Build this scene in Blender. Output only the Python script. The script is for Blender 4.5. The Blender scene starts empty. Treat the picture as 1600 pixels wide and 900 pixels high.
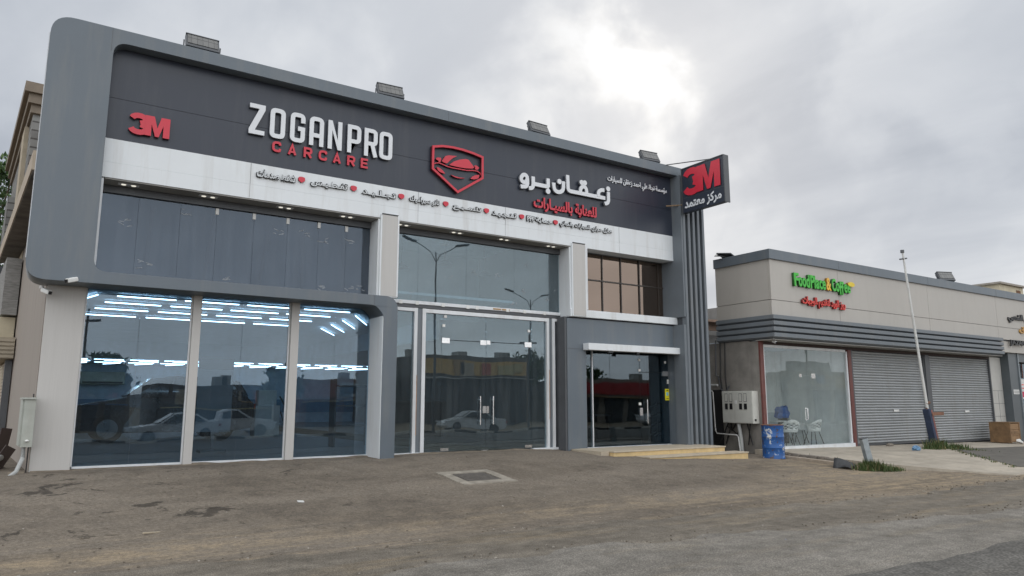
import bpy, bmesh, math, random
import numpy as np
import unicodedata
from mathutils import Vector, Matrix, Euler
R = math.radians
S = bpy.context.scene
COL = S.collection
random.seed(7)

# ------------------------------------------------------------------ camera
cd = bpy.data.cameras.new('camera')
cd.sensor_width = 36.0
cd.lens = 25.2
cd.clip_end = 3000
cam = bpy.data.objects.new('camera', cd)
COL.objects.link(cam)
cam.location = (0, -14.5, 1.62)
cam.rotation_euler = (R(90 + 9.02), 0, R(-33.2))
S.camera = cam

# ------------------------------------------------------------------ sun, sky, exposure
SUN_EL, SUN_AZ = R(26), R(44.5)          # bright patch in the clouds ahead, azimuth from +Y towards +X
sd = Vector((math.cos(SUN_EL) * math.sin(SUN_AZ), math.cos(SUN_EL) * math.cos(SUN_AZ), math.sin(SUN_EL)))
ld = bpy.data.lights.new('sun', 'SUN')
ld.energy = 0.55
ld.angle = R(25)
ld.color = (1.0, 0.96, 0.9)
sun = bpy.data.objects.new('sun', ld)
COL.objects.link(sun)
sun.rotation_euler = (-sd).to_track_quat('-Z', 'Y').to_euler()
sun.location = (30, 40, 60)

SKY_FRONT, SKY_BACK = 0.58, 1.5
w = bpy.data.worlds.new('World')
S.world = w
w.use_nodes = True
nt = w.node_tree
nt.nodes.clear()
N = lambda t: nt.nodes.new(t)
L = nt.links.new
def mth(tree, op, a, b=None, clamp=False):
    n = tree.nodes.new('ShaderNodeMath'); n.operation = op; n.use_clamp = clamp
    for i, v in enumerate((a, b)):
        if v is None: continue
        if isinstance(v, (int, float)): n.inputs[i].default_value = v
        else: tree.links.new(v, n.inputs[i])
    return n.outputs[0]
def mrange(tree, v, a, b, c, d, smooth=False):
    n = tree.nodes.new('ShaderNodeMapRange')
    if smooth: n.interpolation_type = 'SMOOTHSTEP'
    tree.links.new(v, n.inputs[0])
    for i, x in enumerate((a, b, c, d)): n.inputs[i + 1].default_value = x
    return n.outputs[0]
def mixc(tree, f, a, b, blend='MIX'):
    n = tree.nodes.new('ShaderNodeMix'); n.data_type = 'RGBA'; n.blend_type = blend
    for k, v in ((0, f), (6, a), (7, b)):
        if isinstance(v, (int, float)): n.inputs[k].default_value = v
        elif isinstance(v, (tuple, list)): n.inputs[k].default_value = (*v[:3], 1)
        else: tree.links.new(v, n.inputs[k])
    return n.outputs[2]
tc = N('ShaderNodeTexCoord')
sep = N('ShaderNodeSeparateXYZ'); L(tc.outputs['Generated'], sep.inputs[0])
zz = mth(nt, 'ADD', mth(nt, 'MAXIMUM', sep.outputs[2], 0.0), 0.22)
cu = mth(nt, 'DIVIDE', sep.outputs[0], zz)
cv = mth(nt, 'DIVIDE', sep.outputs[1], zz)
cmb = N('ShaderNodeCombineXYZ'); L(cu, cmb.inputs[0]); L(cv, cmb.inputs[1])
mp = N('ShaderNodeMapping'); mp.inputs['Rotation'].default_value = (0, 0, R(35)); mp.inputs['Scale'].default_value = (1.0, 0.55, 1); mp.inputs['Location'].default_value = (3.1, 1.7, 0)
L(cmb.outputs[0], mp.inputs[0])
n1 = N('ShaderNodeTexNoise'); n1.inputs['Scale'].default_value = 0.95; n1.inputs['Detail'].default_value = 5; n1.inputs['Roughness'].default_value = 0.5; n1.inputs['Distortion'].default_value = 0.6
L(mp.outputs[0], n1.inputs['Vector'])
n2 = N('ShaderNodeTexNoise'); n2.inputs['Scale'].default_value = 2.6; n2.inputs['Detail'].default_value = 6; n2.inputs['Roughness'].default_value = 0.55; n2.inputs['Distortion'].default_value = 0.4
L(mp.outputs[0], n2.inputs['Vector'])
cloud = mrange(nt, n1.outputs['Fac'], 0.32, 0.68, 0.0, 1.0, True)
fine = mrange(nt, n2.outputs['Fac'], 0.3, 0.7, 0.0, 1.0, True)
n3 = N('ShaderNodeTexNoise'); n3.inputs['Scale'].default_value = 6.5; n3.inputs['Detail'].default_value = 5; n3.inputs['Roughness'].default_value = 0.5; n3.inputs['Distortion'].default_value = 0.25
L(tc.outputs['Generated'], n3.inputs['Vector'])
puff = mrange(nt, n3.outputs['Fac'], 0.38, 0.66, 0.0, 1.0, True)
def dirdot(v):
    n = N('ShaderNodeVectorMath'); n.operation = 'DOT_PRODUCT'
    L(tc.outputs['Generated'], n.inputs[0]); n.inputs[1].default_value = v
    return n.outputs['Value']
back = mrange(nt, dirdot((-0.45, -0.85, 0.28)), -0.55, 0.75, SKY_FRONT, SKY_BACK, True)
lum = mth(nt, 'MULTIPLY', back, mth(nt, 'ADD', 0.83, mth(nt, 'ADD', mth(nt, 'MULTIPLY', cloud, 0.27), mth(nt, 'ADD', mth(nt, 'MULTIPLY', fine, 0.16), mth(nt, 'MULTIPLY', puff, 0.10)))))
lowb = mrange(nt, sep.outputs[2], 0.0, 0.30, 0.13, 0.0, True)          # paler veil of cloud low over the horizon
g = mth(nt, 'MAXIMUM', dirdot(tuple(sd)), 0.0)
glow = mth(nt, 'ADD', mth(nt, 'MULTIPLY', mth(nt, 'POWER', g, 170.0), mth(nt, 'MULTIPLY', mth(nt, 'ADD', mth(nt, 'MULTIPLY', puff, puff), 0.12), 0.36)), mth(nt, 'MULTIPLY', mth(nt, 'POWER', g, 9.0), mth(nt, 'ADD', 0.03, mth(nt, 'MULTIPLY', puff, 0.09))))
lum = mth(nt, 'ADD', mth(nt, 'ADD', lum, glow), lowb)
tint = mixc(nt, mrange(nt, lum, 0.45, 0.85, 0.0, 1.0), (0.86, 0.945, 1.09), (0.975, 1.0, 1.03))
lum10 = mth(nt, 'MULTIPLY', lum, 9.3)
vm = N('ShaderNodeVectorMath'); vm.operation = 'SCALE'; L(tint, vm.inputs[0]); L(lum10, vm.inputs['Scale'])
sky = N('ShaderNodeTexSky'); sky.sky_type = 'NISHITA'; sky.sun_disc = False
sky.sun_elevation = SUN_EL; sky.sun_rotation = SUN_AZ; sky.air_density = 1.0; sky.dust_density = 3.0
sk = N('ShaderNodeVectorMath'); sk.operation = 'SCALE'; L(sky.outputs[0], sk.inputs[0]); sk.inputs['Scale'].default_value = 0.03
ad = N('ShaderNodeVectorMath'); ad.operation = 'ADD'; L(vm.outputs[0], ad.inputs[0]); L(sk.outputs[0], ad.inputs[1])
bg = N('ShaderNodeBackground'); bg.inputs['Strength'].default_value = 0.1; L(ad.outputs[0], bg.inputs['Color'])
wo = N('ShaderNodeOutputWorld'); L(bg.outputs[0], wo.inputs[0])

S.view_settings.view_transform = 'Standard'
S.view_settings.look = 'None'
S.view_settings.exposure = 0.0
S.view_settings.gamma = 1.0
S.view_settings.use_curve_mapping = False
S.render.engine = 'CYCLES'
S.cycles.use_denoising = True
S.cycles.max_bounces = 10
S.cycles.transparent_max_bounces = 24
S.cycles.glossy_bounces = 5
S.cycles.caustics_reflective = False
S.cycles.caustics_refractive = False
S.cycles.sample_clamp_indirect = 6.0

# ------------------------------------------------------------------ materials
def new_mat(name):
    m = bpy.data.materials.new(name); m.use_nodes = True
    t = m.node_tree; b = t.nodes['Principled BSDF']
    return m, t, b
def M(name, col, rough=0.6, metal=0.0, var=0.12, scale=3.0, bump=0.0, bscale=60.0, stretch=None, dirt=None, dirt_amt=0.0, spec=0.5, coords='Object'):
    """principled with large and small tone variation, optional vertical streaks of dirt and bump"""
    m, t, b = new_mat(name)
    tcn = t.nodes.new('ShaderNodeTexCoord'); vec = tcn.outputs[coords]
    if stretch:
        mpn = t.nodes.new('ShaderNodeMapping'); mpn.inputs['Scale'].default_value = stretch
        t.links.new(vec, mpn.inputs[0]); sv = mpn.outputs[0]
    else: sv = vec
    na = t.nodes.new('ShaderNodeTexNoise'); na.inputs['Scale'].default_value = scale; na.inputs['Detail'].default_value = 6; na.inputs['Roughness'].default_value = 0.6
    t.links.new(sv, na.inputs['Vector'])
    f = mrange(t, na.outputs['Fac'], 0.3, 0.7, 1 - var, 1 + var)
    c = t.nodes.new('ShaderNodeVectorMath'); c.operation = 'SCALE'; c.inputs[0].default_value = col; t.links.new(f, c.inputs['Scale'])
    cc = c.outputs[0]
    if dirt:
        nb = t.nodes.new('ShaderNodeTexNoise'); nb.inputs['Scale'].default_value = 1.0; nb.inputs['Detail'].default_value = 7; nb.inputs['Roughness'].default_value = 0.65
        mq = t.nodes.new('ShaderNodeMapping'); mq.inputs['Scale'].default_value = (4, 4, 0.4); t.links.new(vec, mq.inputs[0]); t.links.new(mq.outputs[0], nb.inputs['Vector'])
        cc = mixc(t, mth(t, 'MULTIPLY', mrange(t, nb.outputs['Fac'], 0.5, 0.75, 0, 1), dirt_amt), cc, dirt)
    t.links.new(cc, b.inputs['Base Color'])
    b.inputs['Metallic'].default_value = metal
    b.inputs['Specular IOR Level'].default_value = spec
    t.links.new(mrange(t, na.outputs['Fac'], 0.3, 0.7, max(rough - 0.06, 0.02), min(rough + 0.06, 1)), b.inputs['Roughness'])
    if bump:
        nc = t.nodes.new('ShaderNodeTexNoise'); nc.inputs['Scale'].default_value = bscale; nc.inputs['Detail'].default_value = 4
        t.links.new(vec, nc.inputs['Vector'])
        bp = t.nodes.new('ShaderNodeBump'); bp.inputs['Strength'].default_value = bump; bp.inputs['Distance'].default_value = 0.02
        t.links.new(nc.outputs['Fac'], bp.inputs['Height']); t.links.new(bp.outputs[0], b.inputs['Normal'])
    return m
def glass(name, tint, f0=0.07, refl=(0.86, 0.94, 1.0), rough=0.0, wave=0.0, film=None, film_amt=0.0):
    """a coated pane: transparent with a reflection that grows towards grazing angles"""
    m = bpy.data.materials.new(name); m.use_nodes = True
    t = m.node_tree; t.nodes.clear()
    lw = t.nodes.new('ShaderNodeLayerWeight'); lw.inputs[0].default_value = 0.5
    f = mth(t, 'ADD', f0, mth(t, 'MULTIPLY', mth(t, 'POWER', lw.outputs['Facing'], 5.0), 1 - f0), True)
    tr = t.nodes.new('ShaderNodeBsdfTransparent'); tr.inputs[0].default_value = (*tint, 1)
    gl = t.nodes.new('ShaderNodeBsdfGlossy'); gl.inputs[0].default_value = (*refl, 1); gl.inputs['Roughness'].default_value = rough
    tcn = t.nodes.new('ShaderNodeTexCoord')
    if wave:
        nw = t.nodes.new('ShaderNodeTexNoise'); nw.inputs['Scale'].default_value = 0.8; nw.inputs['Detail'].default_value = 1
        t.links.new(tcn.outputs['Object'], nw.inputs['Vector'])
        bp = t.nodes.new('ShaderNodeBump'); bp.inputs['Strength'].default_value = 1.0; bp.inputs['Distance'].default_value = wave
        t.links.new(nw.outputs['Fac'], bp.inputs['Height']); t.links.new(bp.outputs[0], gl.inputs['Normal'])
    inner = tr.outputs[0]
    if film:
        df = t.nodes.new('ShaderNodeBsdfDiffuse'); df.inputs[0].default_value = (*film, 1)
        nf = t.nodes.new('ShaderNodeTexNoise'); nf.inputs['Scale'].default_value = 1.0; nf.inputs['Detail'].default_value = 8; nf.inputs['Roughness'].default_value = 0.7
        mq = t.nodes.new('ShaderNodeMapping'); mq.inputs['Scale'].default_value = (7, 7, 0.5); t.links.new(tcn.outputs['Object'], mq.inputs[0]); t.links.new(mq.outputs[0], nf.inputs['Vector'])
        ms = t.nodes.new('ShaderNodeMixShader')
        t.links.new(mth(t, 'MULTIPLY', mrange(t, nf.outputs['Fac'], 0.35, 0.75, 0.35, 1.0), film_amt), ms.inputs[0])
        t.links.new(tr.outputs[0], ms.inputs[1]); t.links.new(df.outputs[0], ms.inputs[2]); inner = ms.outputs[0]
    mx = t.nodes.new('ShaderNodeMixShader')
    t.links.new(f, mx.inputs[0]); t.links.new(inner, mx.inputs[1]); t.links.new(gl.outputs[0], mx.inputs[2])
    o = t.nodes.new('ShaderNodeOutputMaterial'); t.links.new(mx.outputs[0], o.inputs[0])
    return m
def emit(name, col, st):
    m, t, b = new_mat(name)
    b.inputs['Base Color'].default_value = (0.8, 0.8, 0.8, 1)
    b.inputs['Emission Color'].default_value = (*col, 1); b.inputs['Emission Strength'].default_value = st
    return m

grey = M('grey_composite_panel', (0.125, 0.150, 0.175), 0.38, 0.0, 0.06, 1.2, 0.03, 25, dirt=(0.20, 0.205, 0.20), dirt_amt=0.5)
grey2 = M('grey_slat_panel', (0.15, 0.17, 0.19), 0.45, 0.0, 0.08, 2, 0.03, 30, dirt=(0.25, 0.24, 0.22), dirt_amt=0.3)
dark = M('anthracite_panel', (0.029, 0.036, 0.054), 0.36, 0.0, 0.08, 0.8, 0.03, 12, dirt=(0.075, 0.078, 0.085), dirt_amt=0.35)
white = M('white_composite_panel', (0.74, 0.77, 0.79), 0.4, 0.0, 0.03, 1.5, 0.02, 20, dirt=(0.50, 0.48, 0.45), dirt_amt=0.5)
whitef = M('white_aluminium', (0.72, 0.74, 0.76), 0.35, 0.0, 0.05, 4, dirt=(0.4, 0.37, 0.33), dirt_amt=0.45)
beige = M('ribbed_beige_panel', (0.52, 0.505, 0.485), 0.5, 0.0, 0.04, 3, 0.0, 30, stretch=(30, 30, 0.4), dirt=(0.38, 0.36, 0.33), dirt_amt=0.25)
beige_wall = M('beige_side_cladding', (0.31, 0.270, 0.235), 0.7, 0.0, 0.1, 4, 0.1, 40, stretch=(6, 6, 0.3), dirt=(0.24, 0.21, 0.18), dirt_amt=0.5)
soffit_m = M('grey_soffit', (0.30, 0.29, 0.27), 0.6)
red = M('red_acrylic', (0.60, 0.030, 0.055), 0.35, 0.0, 0.06, 3)
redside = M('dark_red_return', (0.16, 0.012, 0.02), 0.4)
letter_w = M('pale_grey_acrylic', (0.72, 0.74, 0.77), 0.35, 0.0, 0.04, 3)
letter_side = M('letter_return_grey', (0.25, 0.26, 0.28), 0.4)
black = M('black_acrylic', (0.012, 0.012, 0.014), 0.4)
steel = M('brushed_steel', (0.62, 0.62, 0.62), 0.25, 1.0, 0.05)
chrome = M('bright_fitting', (0.8, 0.8, 0.8), 0.18, 0.9, 0.03)
lampbody = M('lamp_grey_metal', (0.105, 0.11, 0.118), 0.5, 0.3)
concrete_raw = M('raw_concrete', (0.235, 0.22, 0.20), 0.9, 0, 0.25, 2.0, 0.4, 30, dirt=(0.13, 0.12, 0.11), dirt_amt=0.5)
greywall = M('grey_render', (0.25, 0.245, 0.235), 0.85, 0, 0.15, 3, 0.2, 30)
stone = M('sandstone_slab', (0.66, 0.49, 0.25), 0.6, 0, 0.14, 5, 0.15, 50)
stone_top = M('pale_tread', (0.50, 0.43, 0.33), 0.65, 0, 0.12, 5, 0.1, 50, dirt=(0.3, 0.26, 0.2), dirt_amt=0.5)
white_plastic = M('white_plastic', (0.72, 0.72, 0.70), 0.4)
black_plastic = M('black_plastic', (0.02, 0.02, 0.022), 0.5)
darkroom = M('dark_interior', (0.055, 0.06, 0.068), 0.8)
roomwall = M('interior_blue_grey_wall', (0.50, 0.60, 0.70), 0.7)
roomceil = M('interior_ceiling', (0.55, 0.62, 0.70), 0.8)
roomfloor = M('interior_floor', (0.15, 0.16, 0.175), 0.45)
tube_m = emit('tube_glow', (0.66, 0.85, 1.0), 8.0)
disc_m = emit('downlight_glow', (0.95, 0.98, 1.0), 9.0)
spot_m = emit('soffit_spot_glow', (1.0, 0.95, 0.82), 0.75)
g_show = glass('showroom_glass', (0.72, 0.83, 0.90), 0.075, (0.82, 0.92, 1.0), wave=0.003, film=(0.34, 0.38, 0.42), film_amt=0.042)
g_up = glass('dusty_film_glass', (0.46, 0.52, 0.58), 0.062, (0.75, 0.86, 1.0), wave=0.003, film=(0.30, 0.34, 0.38), film_amt=0.17)
g_mid = glass('hall_glass', (0.70, 0.79, 0.82), 0.10, (0.85, 0.95, 1.0), wave=0.004, film=(0.42, 0.46, 0.48), film_amt=0.08)
g_off = glass('office_glass', (0.60, 0.68, 0.72), 0.07, (0.85, 0.94, 1.0), wave=0.004)
g_brown = glass('bronze_glass', (0.25, 0.18, 0.13), 0.30, (0.66, 0.52, 0.43), 0.02, wave=0.004)
g_cafe = glass('cafe_glass', (0.96, 0.98, 0.98), 0.038, (0.97, 1.0, 1.0), wave=0.004, film=(0.66, 0.70, 0.69), film_amt=0.06)
carglass = M('car_window', (0.012, 0.014, 0.016), 0.06, 0, 0.02)
tyre = M('tyre_rubber', (0.015, 0.015, 0.015), 0.8)
rim_m = M('wheel_rim', (0.16, 0.16, 0.165), 0.3, 0.8)

# ------------------------------------------------------------------ mesh helpers
ORIG = {}
class MB:
    def __init__(s): s.v = []; s.f = []; s.mi = []
    def add(s, vs, fs, mi=0):
        o = len(s.v); s.v += [tuple(p) for p in vs]; s.f += [tuple(i + o for i in f) for f in fs]; s.mi += [mi] * len(fs); return s
    def box(s, x0, x1, y0, y1, z0, z1, mi=0):
        return s.add([(x0,y0,z0),(x1,y0,z0),(x1,y1,z0),(x0,y1,z0),(x0,y0,z1),(x1,y0,z1),(x1,y1,z1),(x0,y1,z1)],
                     [(0,3,2,1),(4,5,6,7),(0,1,5,4),(1,2,6,5),(2,3,7,6),(3,0,4,7)], mi)
    def obox(s, c, dx, dy, dz, rot, mi=0):
        m = rot if isinstance(rot, Matrix) else Euler(rot).to_matrix()
        vs = [Vector(c) + m @ Vector((sx*dx/2, sy*dy/2, sz*dz/2)) for sz in (-1,1) for sx,sy in ((-1,-1),(1,-1),(1,1),(-1,1))]
        return s.add(vs, [(0,3,2,1),(4,5,6,7),(0,1,5,4),(1,2,6,5),(2,3,7,6),(3,0,4,7)], mi)
    def tube(s, pts, r, n=8, mi=0, cap=True):
        pts = [Vector(p) for p in pts]; rs = r if isinstance(r, (list, tuple)) else [r]*len(pts); rings = []
        for i, p in enumerate(pts):
            d = (pts[min(i+1,len(pts)-1)] - pts[max(i-1,0)]).normalized()
            a = d.cross(Vector((0,0,1)) if abs(d.z) < 0.95 else Vector((1,0,0))).normalized(); b = d.cross(a)
            rings.append([p + (a*math.cos(t) + b*math.sin(t))*rs[i] for t in [k*2*math.pi/n for k in range(n)]])
        vs = [q for ring in rings for q in ring]; fs = []
        for i in range(len(pts)-1):
            for k in range(n): fs.append((i*n+k, i*n+(k+1)%n, (i+1)*n+(k+1)%n, (i+1)*n+k))
        if cap: fs += [tuple(range(n))[::-1], tuple((len(pts)-1)*n+k for k in range(n))]
        return s.add(vs, fs, mi)
    def lathe(s, prof, c=(0,0,0), n=24, mi=0):
        vs = []; fs = []
        for r, z in prof:
            for k in range(n): vs.append((c[0]+r*math.cos(2*math.pi*k/n), c[1]+r*math.sin(2*math.pi*k/n), c[2]+z))
        for i in range(len(prof)-1):
            for k in range(n): fs.append((i*n+k, i*n+(k+1)%n, (i+1)*n+(k+1)%n, (i+1)*n+k))
        fs += [tuple(range(n))[::-1], tuple((len(prof)-1)*n+k for k in range(n))]
        return s.add(vs, fs, mi)
    def prism(s, poly, y0, y1, mi=0):
        """polygon in XZ extruded along Y"""
        n = len(poly); vs = [(x, y0, z) for x, z in poly] + [(x, y1, z) for x, z in poly]
        return s.add(vs, [tuple(range(n)), tuple(range(2*n-1, n-1, -1))] + [(i, i+n, (i+1)%n+n, (i+1)%n) for i in range(n)], mi)
    def build(s, name, mats, parent=None, smooth=False, bevel=0.0, **kw):
        me = bpy.data.meshes.new(name); me.from_pydata(s.v, [], s.f)
        return finish(me, name, mats, parent, smooth, bevel, s.mi, **kw)
def finish(me, name, mats, parent=None, smooth=False, bevel=0.0, mi=None, label=None, cat=None, group=None, kind=None):
    for m in (mats if isinstance(mats, (list, tuple)) else [mats]): me.materials.append(m)
    if mi:
        for p, i in zip(me.polygons, mi): p.material_index = i
    bm = bmesh.new(); bm.from_mesh(me); bmesh.ops.recalc_face_normals(bm, faces=bm.faces); bm.to_mesh(me); bm.free()
    if parent is not None: o = ORIG[parent.name]
    else:
        co = np.array([v.co for v in me.vertices]); o = Vector(((co[:,0].min()+co[:,0].max())/2, (co[:,1].min()+co[:,1].max())/2, co[:,2].min()))
    me.transform(Matrix.Translation(-o)); me.update()
    if smooth:
        for p in me.polygons: p.use_smooth = True
        me.set_sharp_from_angle(angle=R(40))
    ob = bpy.data.objects.new(name, me); COL.objects.link(ob); ORIG[ob.name] = o
    if parent is not None: ob.parent = parent
    else: ob.location = o
    if bevel:
        b = ob.modifiers.new('bevel', 'BEVEL'); b.width = bevel; b.segments = 2; b.limit_method = 'ANGLE'; b.angle_limit = R(40)
    tag(ob, label, cat, group, kind)
    return ob
def tag(o, label=None, cat=None, group=None, kind=None):
    if label: o['label'] = label
    if cat: o['category'] = cat
    if group: o['group'] = group
    if kind: o['kind'] = kind
    return o
def thing(name, loc, label, cat, group=None):
    o = bpy.data.objects.new(name, None); COL.objects.link(o); o.location = loc; o.empty_display_size = 0.2
    ORIG[o.name] = Vector(loc); return tag(o, label, cat, group)
def place(o, loc, rz=0.0, rx=0.0, ry=0.0):
    o.location = loc; o.rotation_euler = (rx, ry, rz)
def copy_tree(o, label=None, parent=None):
    c = o.copy(); COL.objects.link(c)
    if parent is not None:
        c.parent = parent; c.matrix_parent_inverse = o.matrix_parent_inverse
    if label: c['label'] = label
    for ch in list(o.children): copy_tree(ch, None, c)
    return c

# flat shapes: outlines in X,Z filled and given thickness towards the street (-Y)
def outline_mesh(outs, y_front, depth):
    cu = bpy.data.curves.new('outline', 'CURVE'); cu.dimensions = '2D'; cu.fill_mode = 'BOTH'; cu.extrude = depth/2
    for o in outs:
        sp = cu.splines.new('POLY'); sp.points.add(len(o)-1); sp.use_cyclic_u = True
        for p, q in zip(sp.points, o): p.co = (q[0], q[1], 0, 1)
    return curve_to_mesh(cu, y_front + depth/2)
def curve_to_mesh(cu, yc, fit=None, stagger=0.0):
    ob = bpy.data.objects.new('curve', cu); COL.objects.link(ob)
    dg = bpy.context.evaluated_depsgraph_get(); dg.update()
    me = bpy.data.meshes.new_from_object(ob.evaluated_get(dg))
    bpy.data.objects.remove(ob); bpy.data.curves.remove(cu)
    bm = bmesh.new(); bm.from_mesh(me)
    bmesh.ops.remove_doubles(bm, verts=bm.verts, dist=1e-5)
    if stagger:
        seen = set(); k = 0
        for v0 in bm.verts:
            if v0 in seen: continue
            st = [v0]; seen.add(v0); isl = []
            while st:
                v = st.pop(); isl.append(v)
                for e in v.link_edges:
                    u = e.other_vert(v)
                    if u not in seen: seen.add(u); st.append(u)
            for v in isl: v.co.z += stagger * (k % 4)
            k += 1
    if fit:
        xs = [v.co.x for v in bm.verts]; ys = [v.co.y for v in bm.verts]
        x0, x1, z0, z1 = fit; a, b, c, d = min(xs), max(xs), min(ys), max(ys)
        for v in bm.verts: v.co.x = x0 + (v.co.x-a)/(b-a)*(x1-x0); v.co.y = z0 + (v.co.y-c)/(d-c)*(z1-z0)
    for v in bm.verts: v.co = (v.co.x, yc - v.co.z, v.co.y)
    me.clear_geometry(); bm.to_mesh(me); bm.free(); me.materials.clear()
    return me
def side_index(me):
    """front faces get material 0, the returns get 1"""
    me.update(); return [0 if abs(p.normal.y) > 0.7 else 1 for p in me.polygons]
def shape(name, outs, yf, depth, mats, parent=None, bevel=0.0, **kw):
    me = outline_mesh(outs, yf, depth); mi = side_index(me) if isinstance(mats, (list, tuple)) else None
    return finish(me, name, mats, parent, False, bevel, mi, **kw)
def join_meshes(ms):
    bm = bmesh.new()
    for m in ms: bm.from_mesh(m); bpy.data.meshes.remove(m)
    me = bpy.data.meshes.new('joined'); bm.to_mesh(me); bm.free(); return me
def stroke(pts, wd, closed=False):
    P = [Vector(p).to_2d() for p in pts]; n = len(P); Lf = []; Rt = []
    for i in range(n):
        if closed: a, b = P[i-1], P[(i+1) % n]
        else: a, b = P[max(i-1,0)], P[min(i+1,n-1)]
        d1 = (P[i]-a) if (P[i]-a).length > 1e-6 else (b-P[i]); d2 = (b-P[i]) if (b-P[i]).length > 1e-6 else d1
        d1 = d1.normalized(); d2 = d2.normalized(); t = (d1+d2).normalized(); nn = Vector((-t.y, t.x))
        k = 1/max(nn.dot(Vector((-d1.y, d1.x))), 0.45)
        Lf.append(P[i]+nn*wd/2*k); Rt.append(P[i]-nn*wd/2*k)
    if closed: return [[tuple(p) for p in Lf], [tuple(p) for p in Rt]]
    return [[tuple(p) for p in Lf + Rt[::-1]]]
def strokes(name, items, yf, depth, mats, parent=None, **kw):
    ms = [outline_mesh(o, yf - 0.0016*i, depth) for i, o in enumerate(items)]
    me = join_meshes(ms); mi = side_index(me) if isinstance(mats, (list, tuple)) else None
    return finish(me, name, mats, parent, False, 0, mi, **kw)
def rounded(pts, r, seg=6, closed=False):
    """round the corners of a path; r may be one radius or one per corner"""
    n = len(pts); out = []
    for i in range(n):
        p = Vector(pts[i]); rr = r[i] if isinstance(r, (list, tuple)) else r
        if (not closed and i in (0, n-1)) or rr <= 0: out.append(tuple(p)); continue
        a = Vector(pts[i-1]); b = Vector(pts[(i+1) % n]); da = (a-p); db = (b-p)
        q = min(rr, da.length*0.49, db.length*0.49); A = p+da.normalized()*q; B = p+db.normalized()*q
        for k in range(seg+1):
            t = k/seg; out.append(tuple((1-t)**2*A + 2*t*(1-t)*p + t*t*B))
    return out
forms = {}
for cp in range(0xFE70, 0xFEFD):
    dd = unicodedata.decomposition(chr(cp)).split()
    if len(dd) == 2 and dd[0] in ('<isolated>', '<final>', '<initial>', '<medial>'): forms.setdefault(chr(int(dd[1], 16)), {})[dd[0][1:-1]] = chr(cp)
def arabic(t):
    TW = '\u0640'; out = []
    nxt = lambda c: c == TW or (c in forms and 'initial' in forms[c])
    can = lambda c: c == TW or (c in forms and 'final' in forms[c])
    for i, c in enumerate(t):
        if c not in forms or c == TW: out.append(c); continue
        p = i > 0 and nxt(t[i-1]); n = i+1 < len(t) and can(t[i+1]) and nxt(c)
        out.append(forms[c].get('medial' if p and n else 'final' if p else 'initial' if n else 'isolated', c))
    return ''.join(reversed(out))
def text(name, body, fit, yf, depth, mats, parent=None, bold=0.0, stag=0.0015, **kw):
    cu = bpy.data.curves.new('text', 'FONT'); cu.body = body; cu.size = 1; cu.offset = bold; cu.resolution_u = 4
    sx = 0.03; cu.extrude = depth/2
    me = curve_to_mesh(cu, yf + depth/2, fit, stag); mi = side_index(me) if isinstance(mats, (list, tuple)) else None
    return finish(me, name, mats, parent, False, 0, mi, **kw)

# ------------------------------------------------------------------ ground
rng = np.random.default_rng(3)
def hb(x): return float(np.interp(x, [-8, -1, 9.5, 12, 15.2, 17, 19, 60], [0.38, 0.48, 0.5, 0.40, 0.25, 0.15, 0.10, 0.05]))
def vn(x, y, s):
    """smooth value noise -1..1"""
    x *= s; y *= s; i, j = math.floor(x), math.floor(y); fx, fy = x-i, y-j
    hh = lambda a, b: (math.sin(a*127.1 + b*311.7)*43758.5453) % 1.0
    ux, uy = fx*fx*(3-2*fx), fy*fy*(3-2*fy)
    return 2*((hh(i,j)*(1-ux)+hh(i+1,j)*ux)*(1-uy) + (hh(i,j+1)*(1-ux)+hh(i+1,j+1)*ux)*uy) - 1
def gz(x, y, rough=True):
    t = min(max((y+6.2)/5.5, 0), 1); s = 0.55*t + 0.45*t*t*(3-2*t)
    z = hb(x)*s
    if y < -18: z -= 0.5*min((-18-y)/8, 1)
    if rough and -17 < y < -0.75 and -8 < x < 45:
        z += 0.010*vn(x, y, 0.9) + 0.004*vn(x+7, y, 3.1)
        z += 0.02*math.exp(-((y+6.25+0.25*vn(x, 0, 0.5))/0.35)**2)
    return z
xs = [-900,-400,-200,-100,-60,-35,-20,-12] + list(np.arange(-8, 40.01, 0.22)) + [44,50,60,80,120,200,400,900]
ys = [-900,-400,-200,-100,-60,-45,-36] + list(np.arange(-30, -17.9, 1.0)) + list(np.arange(-17.5, 2.01, 0.18)) + [4,8,14,22,40,80,160,400,900]
gv = []
for y in ys:
    for x in xs:
        z = gz(x, y)
        if abs(x) > 300 or abs(y) > 300: z -= 1.0
        if 15.8 < x < 17.0 and y > 0: z = gz(x, -0.7)
        gv.append((x, y, z))
nx = len(xs); gf = [(j*nx+i, j*nx+i+1, (j+1)*nx+i+1, (j+1)*nx+i) for j in range(len(ys)-1) for i in range(nx-1)]
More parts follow.
